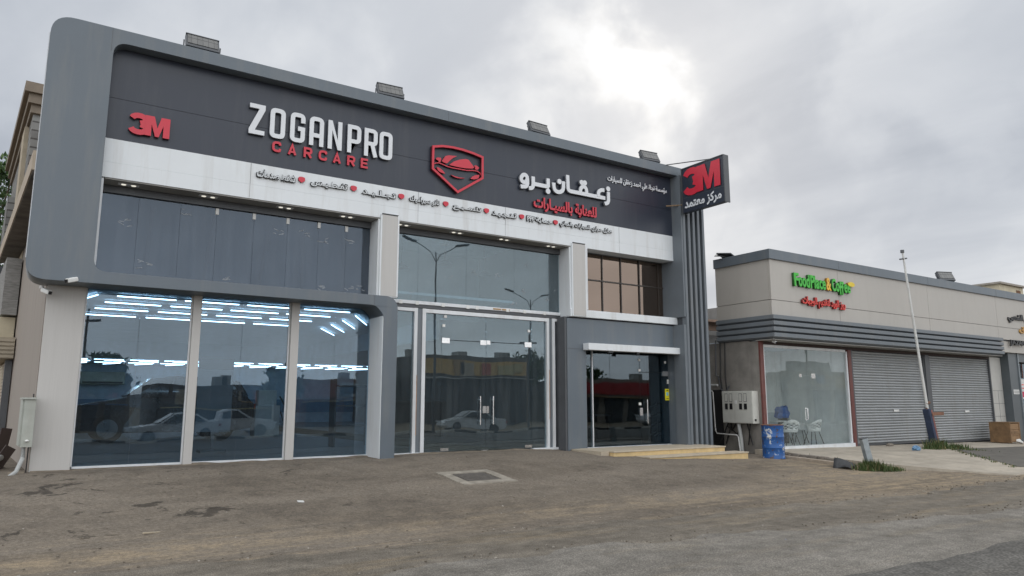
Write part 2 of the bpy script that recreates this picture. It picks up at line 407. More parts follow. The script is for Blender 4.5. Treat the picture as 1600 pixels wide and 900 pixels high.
def ground_material():
    m, t, b = new_mat('dusty_ground')
    tcn = t.nodes.new('ShaderNodeTexCoord'); geo = t.nodes.new('ShaderNodeNewGeometry'); P = geo.outputs['Position']
    sp = t.nodes.new('ShaderNodeSeparateXYZ'); t.links.new(P, sp.inputs[0]); X, Y = sp.outputs[0], sp.outputs[1]
    def noise(sc, det=6, ro=0.6, dist=0.0, vec=P):
        n = t.nodes.new('ShaderNodeTexNoise'); n.inputs['Scale'].default_value = sc; n.inputs['Detail'].default_value = det; n.inputs['Roughness'].default_value = ro; n.inputs['Distortion'].default_value = dist
        t.links.new(vec, n.inputs['Vector']); return n.outputs['Fac']
    mpn = t.nodes.new('ShaderNodeMapping'); mpn.inputs['Scale'].default_value = (0.35, 1.0, 1.0); t.links.new(P, mpn.inputs[0])
    big = noise(0.7, 5, 0.6, 0.3, mpn.outputs[0]); mid = noise(3.5, 6, 0.65); fine_ = noise(22, 6, 0.75); grit = noise(90, 4, 0.75)
    base = mixc(t, mrange(t, big, 0.36, 0.64, 0, 1, True), (0.139, 0.118, 0.095), (0.208, 0.179, 0.146))
    patch = mth(t, 'MULTIPLY', mrange(t, noise(0.55, 6, 0.68, 0.8), 0.50, 0.62, 0, 1, True), mrange(t, Y, -5.5, -4.0, 0, 0.4, True))
    base = mixc(t, patch, base, (0.092, 0.078, 0.064))
    base = mixc(t, mrange(t, mid, 0.42, 0.7, 0, 0.5), base, (0.250, 0.210, 0.165))
    # dark oil drips in the bay in front of the first window
    om = noise(1.55, 5, 0.68, 0.35); oil = mth(t, 'MULTIPLY', mrange(t, om, 0.585, 0.645, 0, 1, True), mth(t, 'MULTIPLY', mrange(t, X, 3.0, 6.0, 1, 0.0, True), mrange(t, Y, -5.8, -5.0, 0, 1, True)))
    base = mixc(t, mth(t, 'MULTIPLY', oil, 0.72), base, (0.030, 0.026, 0.022))
    # blown sand along the edge of the carriageway and towards the forecourt
    yw = mth(t, 'ADD', Y, mth(t, 'MULTIPLY', mth(t, 'SUBTRACT', noise(0.8, 5), 0.5), 2.2))
    mst = t.nodes.new('ShaderNodeMapping'); mst.inputs['Scale'].default_value = (0.10, 2.2, 1.0); mst.inputs['Rotation'].default_value = (0, 0, R(-4)); t.links.new(P, mst.inputs[0])
    streak = mrange(t, noise(1.6, 7, 0.7, 0.0, mst.outputs[0]), 0.44, 0.60, 0, 1, True)
    yl = mth(t, 'ADD', Y, mth(t, 'MULTIPLY', X, 0.03))
    zone = mth(t, 'MULTIPLY', mrange(t, yl, -8.6, -7.0, 0, 1, True), mrange(t, yl, -5.6, -4.4, 1, 0, True))
    line = mth(t, 'MULTIPLY', mrange(t, mth(t, 'ADD', yl, mth(t, 'MULTIPLY', mth(t, 'SUBTRACT', noise(1.2, 6), 0.5), 0.8)), -6.05, -5.75, 0, 1, True), mrange(t, mth(t, 'ADD', yl, mth(t, 'MULTIPLY', mth(t, 'SUBTRACT', noise(1.7, 6), 0.5), 1.0)), -5.6, -5.2, 1, 0, True))
    band = mth(t, 'MAXIMUM', mth(t, 'MULTIPLY', zone, mth(t, 'MULTIPLY', streak, 0.6)), mth(t, 'MULTIPLY', line, mth(t, 'ADD', 0.35, mth(t, 'MULTIPLY', streak, 0.65))))
    # darker, cleaner streaks where wheels drag along the apron
    base = mixc(t, mth(t, 'MULTIPLY', mth(t, 'MULTIPLY', mrange(t, Y, -8.5, -3.0, 1, 0.15), mrange(t, noise(2.3, 6, 0.7, 0.0, mst.outputs[0]), 0.50, 0.66, 0, 1, True)), 0.45), base, (0.098, 0.085, 0.070))
    side = mth(t, 'MULTIPLY', mrange(t, mth(t, 'ADD', X, mth(t, 'MULTIPLY', yw, -0.9)), 15.0, 20.0, 0, 1, True), mrange(t, Y, -1.2, -2.4, 0, 1, True))
    sand = mth(t, 'MULTIPLY', mth(t, 'MAXIMUM', mth(t, 'MULTIPLY', band, 0.8), mth(t, 'MULTIPLY', side, mth(t, 'ADD', 0.4, mth(t, 'MULTIPLY', streak, 0.6)))), mrange(t, mid, 0.34, 0.60, 0.25, 1.0, True))
    base = mixc(t, sand, base, (0.335, 0.265, 0.180))
    far = mrange(t, mth(t, 'ABSOLUTE', mth(t, 'ADD', Y, 5.0)), 24, 40, 0, 1)
    base = mixc(t, far, base, (0.22, 0.18, 0.13))
    v = mth(t, 'MULTIPLY', mrange(t, fine_, 0.3, 0.7, 0.62, 1.38), mrange(t, grit, 0.3, 0.7, 0.6, 1.4))
    sc = t.nodes.new('ShaderNodeVectorMath'); sc.operation = 'SCALE'; t.links.new(base, sc.inputs[0]); t.links.new(v, sc.inputs['Scale'])
    t.links.new(sc.outputs[0], b.inputs['Base Color'])
    b.inputs['Roughness'].default_value = 0.95; b.inputs['Specular IOR Level'].default_value = 0.2
    bp = t.nodes.new('ShaderNodeBump'); bp.inputs['Strength'].default_value = 0.6; bp.inputs['Distance'].default_value = 0.02
    t.links.new(mth(t, 'ADD', fine_, mth(t, 'MULTIPLY', mid, 0.8)), bp.inputs['Height']); t.links.new(bp.outputs[0], b.inputs['Normal'])
    return m
g_ = MB(); g_.add(gv, gf); g_.build('ground', ground_material(), None, True, kind='structure')
def road_material(name, c0, c1, cs, sandy, chip):
    m, t, b = new_mat(name)
    geo = t.nodes.new('ShaderNodeNewGeometry'); P = geo.outputs['Position']
    def noise(sc, det=6, ro=0.6, vec=P):
        n = t.nodes.new('ShaderNodeTexNoise'); n.inputs['Scale'].default_value = sc; n.inputs['Detail'].default_value = det; n.inputs['Roughness'].default_value = ro
        t.links.new(vec, n.inputs['Vector']); return n.outputs['Fac']
    mpn = t.nodes.new('ShaderNodeMapping'); mpn.inputs['Scale'].default_value = (0.22, 1.3, 1.0); t.links.new(P, mpn.inputs[0])
    st = noise(1.1, 6, 0.65, mpn.outputs[0]); md = noise(4, 6, 0.65)
    base = mixc(t, mrange(t, st, 0.35, 0.65, 0, 1, True), c0, c1)
    base = mixc(t, mth(t, 'MULTIPLY', mrange(t, noise(1.3, 7, 0.68, mpn.outputs[0]), 0.50, 0.66, 0, 1, True), sandy), base, cs)
    vo = t.nodes.new('ShaderNodeTexVoronoi'); vo.inputs['Scale'].default_value = chip; t.links.new(P, vo.inputs['Vector'])
    v = mth(t, 'MULTIPLY', mrange(t, vo.outputs['Distance'], 0.1, 0.6, 1.30, 0.62), mrange(t, md, 0.3, 0.7, 0.74, 1.26))
    sc = t.nodes.new('ShaderNodeVectorMath'); sc.operation = 'SCALE'; t.links.new(base, sc.inputs[0]); t.links.new(v, sc.inputs['Scale'])
    t.links.new(sc.outputs[0], b.inputs['Base Color']); b.inputs['Roughness'].default_value = 0.9; b.inputs['Specular IOR Level'].default_value = 0.25
    bp = t.nodes.new('ShaderNodeBump'); bp.inputs['Strength'].default_value = 0.7; bp.inputs['Distance'].default_value = 0.02
    t.links.new(mth(t, 'ADD', mth(t, 'MULTIPLY', vo.outputs['Distance'], -0.7), md), bp.inputs['Height']); t.links.new(bp.outputs[0], b.inputs['Normal'])
    return m
def strip(name, edge_a, edge_b, mat, lift, x0=-30, x1=60, dx=0.12, rows=26):
    """a carriageway strip with a broken, crumbled edge, from y=edge_a(x) (building side) to edge_b(x)"""
    vs = []; fs = []; X_ = list(np.arange(x0, -6, 1.5)) + list(np.arange(-6, 30, dx)) + list(np.arange(30, x1+0.1, 1.5))
    for x in X_:
        a, b = edge_a(x), edge_b(x)
        vs.append((x, a+0.03, gz(x, a+0.03)-0.02))
        for k in range(rows+1):
            y = a + (b-a)*k/rows; vs.append((x, y, gz(x, y, False) + lift + 0.006*vn(x, y, 0.8)*(0 if k == rows else 1)))
    n = rows+2
    for i in range(len(X_)-1):
        for k in range(n-1): fs.append((i*n+k, i*n+k+1, (i+1)*n+k+1, (i+1)*n+k))
    m = MB(); m.add(vs, fs); return m.build(name, mat, None, True, kind='structure')
worn = road_material('worn_asphalt', (0.195, 0.170, 0.138), (0.270, 0.238, 0.195), (0.31, 0.25, 0.175), 0.8, 75)
worn2 = road_material('grey_worn_asphalt', (0.228, 0.209, 0.182), (0.300, 0.277, 0.243), (0.29, 0.245, 0.182), 0.5, 62)
fresh = road_material('coarse_asphalt', (0.120, 0.114, 0.104), (0.180, 0.171, 0.156), (0.21, 0.185, 0.15), 0.4, 34)
ea = lambda x: -6.25 - 0.11*min(max(x, -6), 12) + 0.22*vn(x, 1, 0.35) + 0.16*vn(x, 2, 1.3) + 0.10*vn(x, 3, 4.0) + 0.05*vn(x, 4, 9)
eo = lambda x: -7.55 - 0.13*min(max(x, -6), 12) + 0.3*vn(x, 8, 0.4) + 0.18*vn(x, 2.5, 1.6) + 0.08*vn(x, 3.2, 5.0)
eb = lambda x: -10.52 + 0.10*vn(x, 5, 0.5) + 0.05*vn(x, 6, 3.0) + 0.02*vn(x, 9, 8)
strip('road_edge', ea, lambda x: -10.0, worn, 0.026, rows=20)
strip('worn_road', eo, lambda x: -17.0, worn2, 0.046)
strip('asphalt_road', eb, lambda x: -26.0, fresh, 0.068, rows=30)
# concrete forecourt of the shops
def zs(x, y):
    zf = 0.285 - 0.0135*(min(x, 34)-17.4); t = min(max((y+7.0)/6.05, 0), 1); return 0.02 + (zf-0.02)*t
fv = []; ff = []; fx = list(np.arange(17.3, 36, 0.25)) + [38, 42, 50, 60]; K = 34
for x in fx:
    yf = -7.0 + 0.25*vn(x, 3, 0.7) + 0.08*vn(x, 5, 3)
    if x < 18.2: yf = -7.0 + (18.2-x)*3.2 + 0.2*vn(x, 3, 2.0)
    fv.append((x, yf-0.04, -0.08))
    for k in range(K+1):
        y = yf + (-0.8-yf)*k/K; fv.append((x + (0.10*vn(0, y, 1.2) if x < 17.35 else 0), y, zs(x, y) + 0.006*vn(x, y, 0.9)))
n = K+2
for i in range(len(fx)-1):
    for k in range(n-1): ff.append((i*n+k, (i+1)*n+k, (i+1)*n+k+1, i*n+k+1))
o0 = len(fv)
for k in range(n): fv.append((fv[k][0]+0.02, fv[k][1], -0.1))
for k in range(n-1): ff.append((k, k+1, o0+k+1, o0+k))
forecourt_m = M('worn_concrete', (0.42, 0.372, 0.305), 0.9, 0, 0.2, 1.6, 0.35, 25, dirt=(0.23, 0.195, 0.15), dirt_amt=0.6)
m = MB(); m.add(fv, ff); m.build('concrete_forecourt', forecourt_m, None, True, kind='structure')
pp = []
pa = [(24.6,-2.6),(26,-2.9),(30,-3.2),(36,-3.4),(36,-5.9),(30,-6.2),(25,-6.4),(20.6,-6.5),(20.2,-6.2),(21.5,-5.0),(23.0,-3.8)]
m = MB(); 
m.add([(x, y, zs(x, y)+0.012) for x, y in pa] + [(27, -4.6, zs(27, -4.6)+0.014)], [(i, (i+1) % len(pa), len(pa)) for i in range(len(pa))])
m.build('asphalt_patch', M('patch_asphalt', (0.125, 0.115, 0.10), 0.9, 0, 0.25, 3, 0.4, 40), None, False, kind='structure')
ARAB = [('c', [(9.592, 7.032), (9.588, 7.002), (9.575, 6.973), (9.555, 6.949), (9.531, 6.931), (9.503, 6.922), (9.476, 6.922), (9.451, 6.931), (9.432, 6.949), (9.419, 6.973), (9.415, 7.001), (9.42, 7.031), (9.432, 7.06), (9.452, 7.084), (9.476, 7.102), (9.504, 7.112), (9.531, 7.112), (9.556, 7.103), (9.575, 7.085), (9.588, 7.061)]), ('o', [(9.596, 7.028), (9.6, 6.916), (9.583, 6.853), (9.539, 6.816), (9.399, 6.796)]), ('o', [(9.767, 7.11), (9.77, 6.897), (9.754, 6.838), (9.717, 6.808), (9.64, 6.792)]), ('o', [(9.771, 6.928), (10.245, 6.924)]), ('o', [(10.22, 7.137), (10.224, 6.914)]), ('d', [(10.216, 6.807)]), ('o', [(10.392, 7.06), (10.399, 6.929), (10.439, 6.861), (10.509, 6.834), (10.588, 6.845), (10.659, 6.887), (10.695, 6.957), (10.702, 7.144)]), ('d', [(10.572, 7.118)]), ('o', [(10.833, 7.334), (10.843, 6.982), (10.868, 6.939), (10.916, 6.922), (12.074, 6.921)]), ('o', [(11.247, 6.926), (11.245, 7.025), (11.282, 7.091), (11.343, 7.12), (11.404, 7.108), (11.443, 7.052), (11.449, 6.922)]), ('d', [(11.286, 7.214)]), ('d', [(11.388, 7.222)]), ('o', [(12.043, 7.133), (11.94, 7.122), (11.869, 7.082), (11.837, 7.022), (11.847, 6.927)]), ('o', [(12.183, 7.106), (12.181, 6.869), (12.158, 6.814), (12.118, 6.785), (12.047, 6.771)]), ('d', [(12.176, 7.189)])]
EMB = {'frame': [(7.01, 7.326), (7.25, 7.385), (7.512, 7.407), (7.779, 7.4), (8.051, 7.371), (8.306, 7.321), (8.31, 6.812), (7.65, 6.367), (7.006, 6.808)], 'fills': [[(7.238, 7.031), (7.331, 7.169), (7.409, 7.204), (7.638, 7.229), (7.524, 7.158), (7.429, 7.067), (7.378, 7.001), (7.308, 7.007)], [(7.43, 6.979), (7.552, 7.082), (7.71, 7.161), (7.871, 7.205), (7.944, 7.197), (8.017, 7.121), (8.1, 7.038), (8.046, 7.003), (7.856, 6.977), (7.642, 6.97)], [(7.091, 7.075), (7.134, 7.099), (7.228, 7.109), (7.221, 7.044), (7.196, 6.991), (7.161, 7.005), (7.152, 7.039), (7.104, 7.038)], [(8.087, 7.081), (8.145, 7.104), (8.228, 7.061), (8.21, 7.017), (8.146, 6.989), (8.119, 7.005), (8.128, 7.043)], [(7.107, 6.871), (7.172, 6.867), (7.259, 6.827), (7.338, 6.754), (7.295, 6.749), (7.208, 6.765), (7.148, 6.799)], [(7.994, 6.744), (8.039, 6.805), (8.129, 6.859), (8.235, 6.885), (8.23, 6.831), (8.194, 6.783), (8.094, 6.75)], [(7.477, 6.758), (7.61, 6.734), (7.716, 6.729), (7.859, 6.741), (7.752, 6.711), (7.628, 6.705), (7.539, 6.725)]], 'lines': [[(7.026, 6.927), (7.085, 6.959), (7.17, 6.982), (7.274, 6.963), (7.379, 6.937), (7.536, 6.926), (7.713, 6.931), (7.893, 6.934), (8.073, 6.964), (8.183, 6.967), (8.253, 6.934), (8.291, 6.875)]]}

# ------------------------------------------------------------------ car care building
B = thing('car_care_building', (7.5, 0, 0.5), 'two-storey car care shop with grey frame, dark fascia and tall glass shopfront', 'building')
def bx(name, x0, x1, y0, y1, z0, z1, mat, parent=B, bevel=0.0, **kw):
    m = MB(); m.box(x0, x1, y0, y1, z0, z1); return m.build(name, mat, parent, False, bevel, **kw)
# grey ribbon frame: left leg, roof beam, lower beam, post down to the ground
fo = rounded([(-0.35,3.59),(5.67,3.59),(5.86,3.40),(5.86,0.42),(6.17,0.42),(6.17,3.80),(0.60,3.80),(0.60,7.94),(14.86,7.94),(14.86,8.19),(-0.35,8.19)],
             [0.30,0.10,0.10,0,0,0.30,0.22,0.24,0,0,0.36], 8, True)
shape('frame', [fo], -0.70, 0.78, grey, B, 0.008)
bx('frame_joint', 0.560, 0.566, -0.703, -0.69, 7.75, 8.18, lampbody)
bx('frame_joint', 5.640, 5.646, -0.703, -0.69, 3.60, 3.79, lampbody)
bx('frame_joint', 7.3, 7.306, -0.703, -0.69, 7.95, 8.18, lampbody)
# thin bright edge trim along the left leg
tr = [(-0.357,3.93),(-0.357,7.85)]
shape('edge_trim', stroke(tr, 0.012), -0.66, 0.3, whitef, B)
m = MB(); m.box(0.60, 14.86, -0.45, -0.41, 6.995, 7.98); m.box(0.60, 14.86, -0.45, -0.41, 6.235, 6.988); m.build('fascia_panel', dark, B)
m = MB(); m.box(0.60, 14.86, -0.455, -0.05, 5.52, 5.80); m.box(0.60, 14.86, -0.452, -0.41, 5.803, 6.232); m.build('fascia_band', white, B)
for x in (3.1, 6.7, 9.0, 12.6): bx('band_joint', x, x+0.005, -0.4555, -0.4525, 5.53, 6.23, lampbody)
bx('coping', -0.3, 15.4, -0.4, 0.3, 8.13, 8.17, lampbody)
# soffit strips with recessed twin spots
for x0, x1, zt, spots in ((0.66, 5.82, 5.516, (1.05, 2.40, 3.85, 5.15)), (6.26, 10.95, 5.516, (6.45, 7.8, 9.1, 10.5))):
    so = bx('soffit', x0, x1, -0.44, 0.02, zt-0.022, zt-0.002, soffit_m)
    for sx in spots:
        d = bx('downlight', sx-0.17, sx+0.17, -0.30, -0.18, zt-0.030, zt-0.0225, whitef, so)
        for q in (-0.08, 0.08):
            mm = MB(); mm.lathe([(0.04, 0), (0.042, 0.005)], (sx+q, -0.24, zt-0.0365), 12); mm.build('lamp', spot_m, d)
    bx('window_head', x0, x1, -0.06, 0.06, zt-0.16, zt-0.024, lampbody)
# pilasters and columns
bx('pilaster', -0.02, 0.555, -0.10, 0.30, 0.44, 3.66, beige, bevel=0.01)
bx('mullion', 2.295, 2.445, -0.12, 0.06, 0.50, 3.66, beige, bevel=0.006)
bx('mullion', 4.130, 4.290, -0.12, 0.06, 0.50, 3.66, beige, bevel=0.006)
bx('white_jamb', 5.843, 5.858, -0.685, 0.06, 0.45, 3.38, white); bx('white_jamb', 5.905, 6.07, 0.085, 0.16, 0.45, 3.58, whitef)
for x0, x1 in ((5.82, 6.24), (10.97, 11.42)):
    c = bx('column', x0, x1, -0.495, 0.05, 3.81 if x0 < 6 else 3.74, 5.60, white)
    bx('cladding', x0+0.035, x1-0.035, -0.503, -0.494, 3.83 if x0 < 6 else 3.76, 5.585, beige, c)
    bx('trim', x1-0.034, x1, -0.509, -0.494, 3.83 if x0 < 6 else 3.76, 5.60, whitef, c)
    bx('cap_gap', x0+0.02, x1-0.02, -0.506, -0.494, 5.588, 5.615, black, c)
bx('white_reveal', 0.605, 0.645, -0.44, 0.0, 3.95, 5.5, whitef)
bx('white_reveal', 5.78, 5.82, -0.445, 0.03, 3.81, 5.49, white)
bx('white_reveal', 10.925, 10.968, -0.445, 0.03, 3.74, 5.49, white)
# ---- windows
def pane(name, x0, x1, z0, z1, y, mat, parent, th=0.010):
    m = MB(); m.box(x0, x1, y, y+th, z0, z1); return m.build(name, mat, parent)
def window(x0, x1, z0, z1, y, cuts, mat, name='window', sill=True, sillmat=whitef):
    fr = MB(); fr.box(x0, x1, y-0.03, y+0.05, z0, z0+0.035)
    wn = fr.build(name, sillmat, B)
    c = [x0] + cuts + [x1]
    for a, b in zip(c[:-1], c[1:]): pane('pane', a+0.002, b-0.002, z0+0.036, z1, y, mat, wn)
    return wn
window(0.56, 2.292, 0.50, 3.66, 0.0, [1.43], g_show)
window(2.448, 4.128, 0.50, 3.66, 0.0, [3.22], g_show)
window(4.293, 5.90, 0.50, 3.66, 0.0, [5.08], g_show)
bx('silicone_bead', 2.268, 2.294, -0.02, 0.012, 0.54, 3.66, whitef); bx('silicone_bead', 4.104, 4.129, -0.02, 0.012, 0.54, 3.66, whitef)
bx('edge_profile', 0.556, 0.580, -0.03, 0.02, 0.50, 3.66, whitef)
wn = window(0.62, 5.80, 3.80, 5.36, 0.0, [1.26, 1.97, 2.62, 3.32, 3.99, 4.64, 5.24], g_up, 'upper_window', sillmat=lampbody)
for x in (2.62, 3.32, 3.99, 4.64, 5.24): bx('clip', x-0.03, x+0.03, -0.02, 0.0, 5.22, 5.34, white_plastic, wn)
rng_s = random.Random(5)
smear = M('dried_paint_smear', (0.32, 0.34, 0.36), 0.8)
for cx_, cz_ in ((1.05, 4.85), (1.42, 4.10), (2.10, 5.17), (2.8, 4.02), (3.8, 5.05), (4.35, 5.08), (4.75, 4.95), (5.3, 5.0), (4.7, 3.95), (5.35, 3.98), (5.58, 4.05)):
    mm = MB()
    for k in range(5):
        a = rng_s.uniform(-0.5, 0.5); xx = cx_ + rng_s.uniform(-0.10, 0.10); zz_ = cz_ + rng_s.uniform(-0.07, 0.07); l = rng_s.uniform(0.04, 0.12)
        p = [(xx-l/2*math.cos(a), zz_-l/2*math.sin(a)), (xx+l/2*math.cos(a), zz_+l/2*math.sin(a)), (xx+l/2*math.cos(a), zz_+l/2*math.sin(a)+0.012), (xx-l/2*math.cos(a), zz_-l/2*math.sin(a)+0.010)]
        mm.prism(p, -0.0025, -0.0005)
    mm.build('paint_smear', smear, wn)
wn = window(6.26, 11.08, 3.82, 5.38, 0.0, [6.95, 8.2, 9.55, 10.55], g_mid, 'upper_window')
for k in range(9):
    cx_, cz_ = rng_s.uniform(6.5, 10.9), rng_s.uniform(3.95, 5.2); mm = MB()
    for q in range(4):
        a = rng_s.uniform(-1.2, 1.2); xx = cx_ + rng_s.uniform(-0.1, 0.1); zz_ = cz_ + rng_s.uniform(-0.06, 0.06); l = rng_s.uniform(0.03, 0.1)
        p = [(xx-l/2*math.cos(a), zz_-l/2*math.sin(a)), (xx+l/2*math.cos(a), zz_+l/2*math.sin(a)), (xx+l/2*math.cos(a), zz_+l/2*math.sin(a)+0.011), (xx-l/2*math.cos(a), zz_-l/2*math.sin(a)+0.009)]
        mm.prism(p, -0.0025, -0.0005)
    mm.build('paint_smear', smear, wn)
# right hand bronze window with a grid of bars
wn = MB(); wn.box(11.44, 14.84, -0.06, 0.06, 5.50, 5.515); wn = wn.build('bronze_window', lampbody, B)
gx = [11.84, 12.36, 13.02, 13.70, 14.42, 15.16]
bronze_bar = M('dark_bronze_bar', (0.05, 0.042, 0.036), 0.4)
for zi, (z0, z1) in enumerate(((3.92, 4.80), (4.80, 5.68))):
    for a, b in zip(gx[:-1], gx[1:]):
        mm = MB(); t_ = rng_s.uniform(-0.004, 0.004); u_ = rng_s.uniform(-0.003, 0.003)
        mm.add([(a+.005, 0+t_, z0), (b-.005, 0-t_, z0), (b-.005, 0.01-t_, z0), (a+.005, 0.01+t_, z0), (a+.005, u_+t_, z1), (b-.005, u_-t_, z1), (b-.005, 0.01+u_-t_, z1), (a+.005, 0.01+u_+t_, z1)],
               [(0,3,2,1),(4,5,6,7),(0,1,5,4),(1,2,6,5),(2,3,7,6),(3,0,4,7)])
        mm.build('pane', g_brown, wn)
for x in gx[1:-1]: bx('glazing_bar', x-0.014, x+0.014, -0.03, 0.0, 3.92, 5.66, bronze_bar, wn)
bx('glazing_bar', 11.84, 15.16, -0.034, -0.004, 4.785, 4.815, bronze_bar, wn)
bx('white_trim', 11.425, 11.50, -0.46, -0.20, 3.93, 5.518, whitef)
bx('white_sill', 10.93, 14.80, -0.47, -0.01, 3.725, 3.915, white, bevel=0.006)
# ---- glass entrance
bx('transom', 6.20, 11.0, -0.05, 0.05, 3.70, 3.81, lampbody)
bx('transom_trim', 6.24, 10.9, -0.075, -0.052, 3.775, 3.812, whitef)
for x in (6.5, 6.9, 7.55, 8.2, 8.45, 9.3, 9.8, 10.4): bx('packer', x-0.03, x+0.05, -0.085, -0.076, 3.76, 3.835, white_plastic)
for k, x in enumerate((8.9, 9.15)): bx('plywood_packer', x, x+0.22, -0.083, -0.0765, 3.79, 3.825, M('ply_strip_%d' % k, (0.42, 0.27, 0.14), 0.8))
win = MB(); win.box(6.19, 6.27, -0.10, 0.06, 0.46, 3.70); win = win.build('entrance_frame', whitef, B)
for x0, x1 in ((6.86, 6.94), (7.06, 7.145), (10.49, 10.56), (10.66, 10.74), (11.10, 11.15)):
    bx('post', x0, x1, -0.06, 0.05, 0.49, 3.69, whitef, win)
bx('post_face', 6.945, 7.055, -0.035, 0.03, 0.49, 3.69, grey2, win)
bx('post_face', 10.565, 10.655, -0.035, 0.03, 0.49, 3.69, grey2, win)
bx('head', 7.146, 10.489, -0.06, 0.05, 3.60, 3.685, whitef, win)
bx('head', 6.28, 6.859, -0.06, 0.05, 3.61, 3.685, whitef, win); bx('head', 10.741, 11.099, -0.06, 0.05, 3.62, 3.685, whitef, win)
bx('sill', 6.28, 7.056, -0.08, 0.06, 0.485, 0.53, whitef, win); bx('sill', 10.06, 11.09, -0.08, 0.06, 0.47, 0.52, whitef, win)
bx('sill', 7.146, 7.57, -0.06, 0.06, 0.485, 0.525, whitef, win)
pane('fixed_pane', 6.28, 6.856, 0.535, 3.608, 0.0, g_mid, win)
pane('fixed_pane', 10.742, 11.098, 0.525, 3.618, 0.0, g_mid, win)
pane('fixed_pane', 7.148, 7.572, 0.53, 3.598, 0.0, g_mid, win)
pane('fixed_pane', 10.065, 10.487, 0.525, 3.598, 0.0, g_mid, win)
pane('fixed_pane', 7.58, 8.745, 3.02, 3.598, 0.0, g_mid, win)
pane('fixed_pane', 8.755, 10.055, 3.02, 3.598, 0.0, g_mid, win)
orange_worn = M('rust_stained_strip', (0.33, 0.20, 0.13), 0.8, 0, 0.4, 3)
bx('stained_edge', 6.935, 6.952, -0.066, -0.061, 0.9, 2.2, orange_worn, win); bx('stained_edge', 10.55, 10.566, -0.066, -0.061, 1.2, 2.4, orange_worn, win)
for x0, x1, hx in ((7.58, 8.755, 8.58), (8.765, 10.055, 8.93)):
    d = pane('glass_door', x0, x1, 0.53, 3.005, 0.0, g_mid, B)
    mm = MB(); mm.tube([(hx, -0.06, 1.10), (hx, -0.06, 1.75)], 0.016, 10); mm.tube([(hx, -0.06, 1.18), (hx, 0.002, 1.18)], 0.012, 8); mm.tube([(hx, -0.06, 1.67), (hx, 0.002, 1.67)], 0.012, 8)
    mm.build('handle', chrome, d, True)
    bx('patch_fitting', x0 if x0 < 8 else x1-0.20, (x0+0.20) if x0 < 8 else x1, -0.012, -0.001, 2.94, 3.06, chrome, d)
    bx('patch_fitting', x0 if x0 < 8 else x1-0.20, (x0+0.20) if x0 < 8 else x1, -0.012, -0.001, 0.535, 0.60, chrome, d)
    bx('patch_fitting', (x1-0.16) if x0 < 8 else x0, x1 if x0 < 8 else (x0+0.10), -0.014, -0.001, 2.94 if x0 < 8 else 2.955, 3.05, chrome, d)
    bx('lock', (x1-0.09) if x0 < 8 else x0, x1 if x0 < 8 else x0+0.07, -0.02, -0.001, 1.36, 1.52, steel, d)
bx('floor_lock', 8.62, 8.80, -0.03, -0.002, 0.50, 0.525, chrome); 
for x, z in ((7.62, 3.34), (9.98, 3.34), (7.66, 3.55)): bx('clip', x-0.035, x+0.035, -0.015, -0.001, z-0.03, z+0.03, white_plastic, win)
# ---- office bay: grey wall around the recessed glass
gw = MB()
gw.box(10.86, 11.44, -0.40, 0.2, 0.36, 3.69); gw.box(11.4401, 14.62, -0.40, 0.2, 2.93, 3.69); gw.box(14.62, 14.80, -0.398, 0.62, 0.36, 3.69)
gw.build('office_wall', grey, B)
bx('wall_joint', 10.862, 11.438, -0.403, -0.399, 2.925, 2.932, lampbody)
bx('wall_edge', 10.80, 10.859, -0.38, 0.12, 0.40, 3.72, lampbody)
bx('canopy', 11.36, 14.72, -0.62, -0.403, 2.90, 3.07, white, bevel=0.008)
cc_ = bx('canopy_spot', 13.0, 13.08, -0.60, -0.52, 2.84, 2.898, black); bx('canopy_spot', 12.05, 12.2, -0.58, -0.50, 2.86, 2.898, lampbody)
bx('reveal', 11.4405, 11.47, -0.38, 0.0, 0.45, 2.928, grey2)
of = MB(); of.box(11.47, 14.615, -0.15, -0.04, 0.44, 0.485); of = of.build('office_front', whitef, B)
GY = -0.10
for a, b in ((11.475, 11.915), (11.925, 12.475), (12.485, 13.535)): pane('pane', a, b, 0.49, 2.925, GY, g_off, of)
pane('pane', 13.55, 14.61, 2.42, 2.925, GY, g_off, of)
bx('post', 11.86, 11.89, GY-0.03, GY+0.05, 0.49, 2.925, whitef, of)
d = pane('glass_door', 13.55, 14.60, 0.495, 2.405, GY, g_off, B)
mm = MB(); mm.tube([(13.74, GY-.06, 1.05), (13.74, GY-.06, 1.68)], 0.016, 10); mm.tube([(13.74, GY-.06, 1.12), (13.74, GY+.002, 1.12)], 0.012, 8); mm.tube([(13.74, GY-.06, 1.61), (13.74, GY+.002, 1.61)], 0.012, 8)
mm.build('handle', chrome, d, True)
bx('lock', 13.50, 13.60, GY-.022, GY-.002, 1.26, 1.46, steel, d); bx('lock', 13.47, 13.55, GY-.022, GY-.002, 1.53, 1.60, white_plastic, d)
bx('patch_fitting', 14.38, 14.60, GY-.014, GY-.0005, 2.32, 2.45, chrome, d)
for x, z in ((13.53, 2.74), (13.53, 2.46), (14.50, 2.70), (14.58, 2.14)): bx('clip', x-0.035, x+0.03, GY-.014, GY-.0005, z-0.03, z+(0.03 if z > 2.3 else 0.09), white_plastic, of)
st = bx('notice_sticker', 14.46, 14.605, GY-.018, GY-.001, 1.66, 1.97, M('yellow_print', (0.80, 0.72, 0.03), 0.5)); bx('print_block', 14.49, 14.575, GY-.0215, GY-.0185, 1.79, 1.88, M('pale_blue_print', (0.25, 0.55, 0.62), 0.5), st)
bx('print_line', 14.49, 14.58, GY-.0215, GY-.0185, 1.92, 1.94, black, st); bx('print_line', 14.49, 14.58, GY-.0215, GY-.0185, 1.70, 1.715, black, st)
rk = thing('brochure_rack', (14.5, 0.35, 0.49), 'black wire rack behind the office door glass below the yellow notice', 'rack')
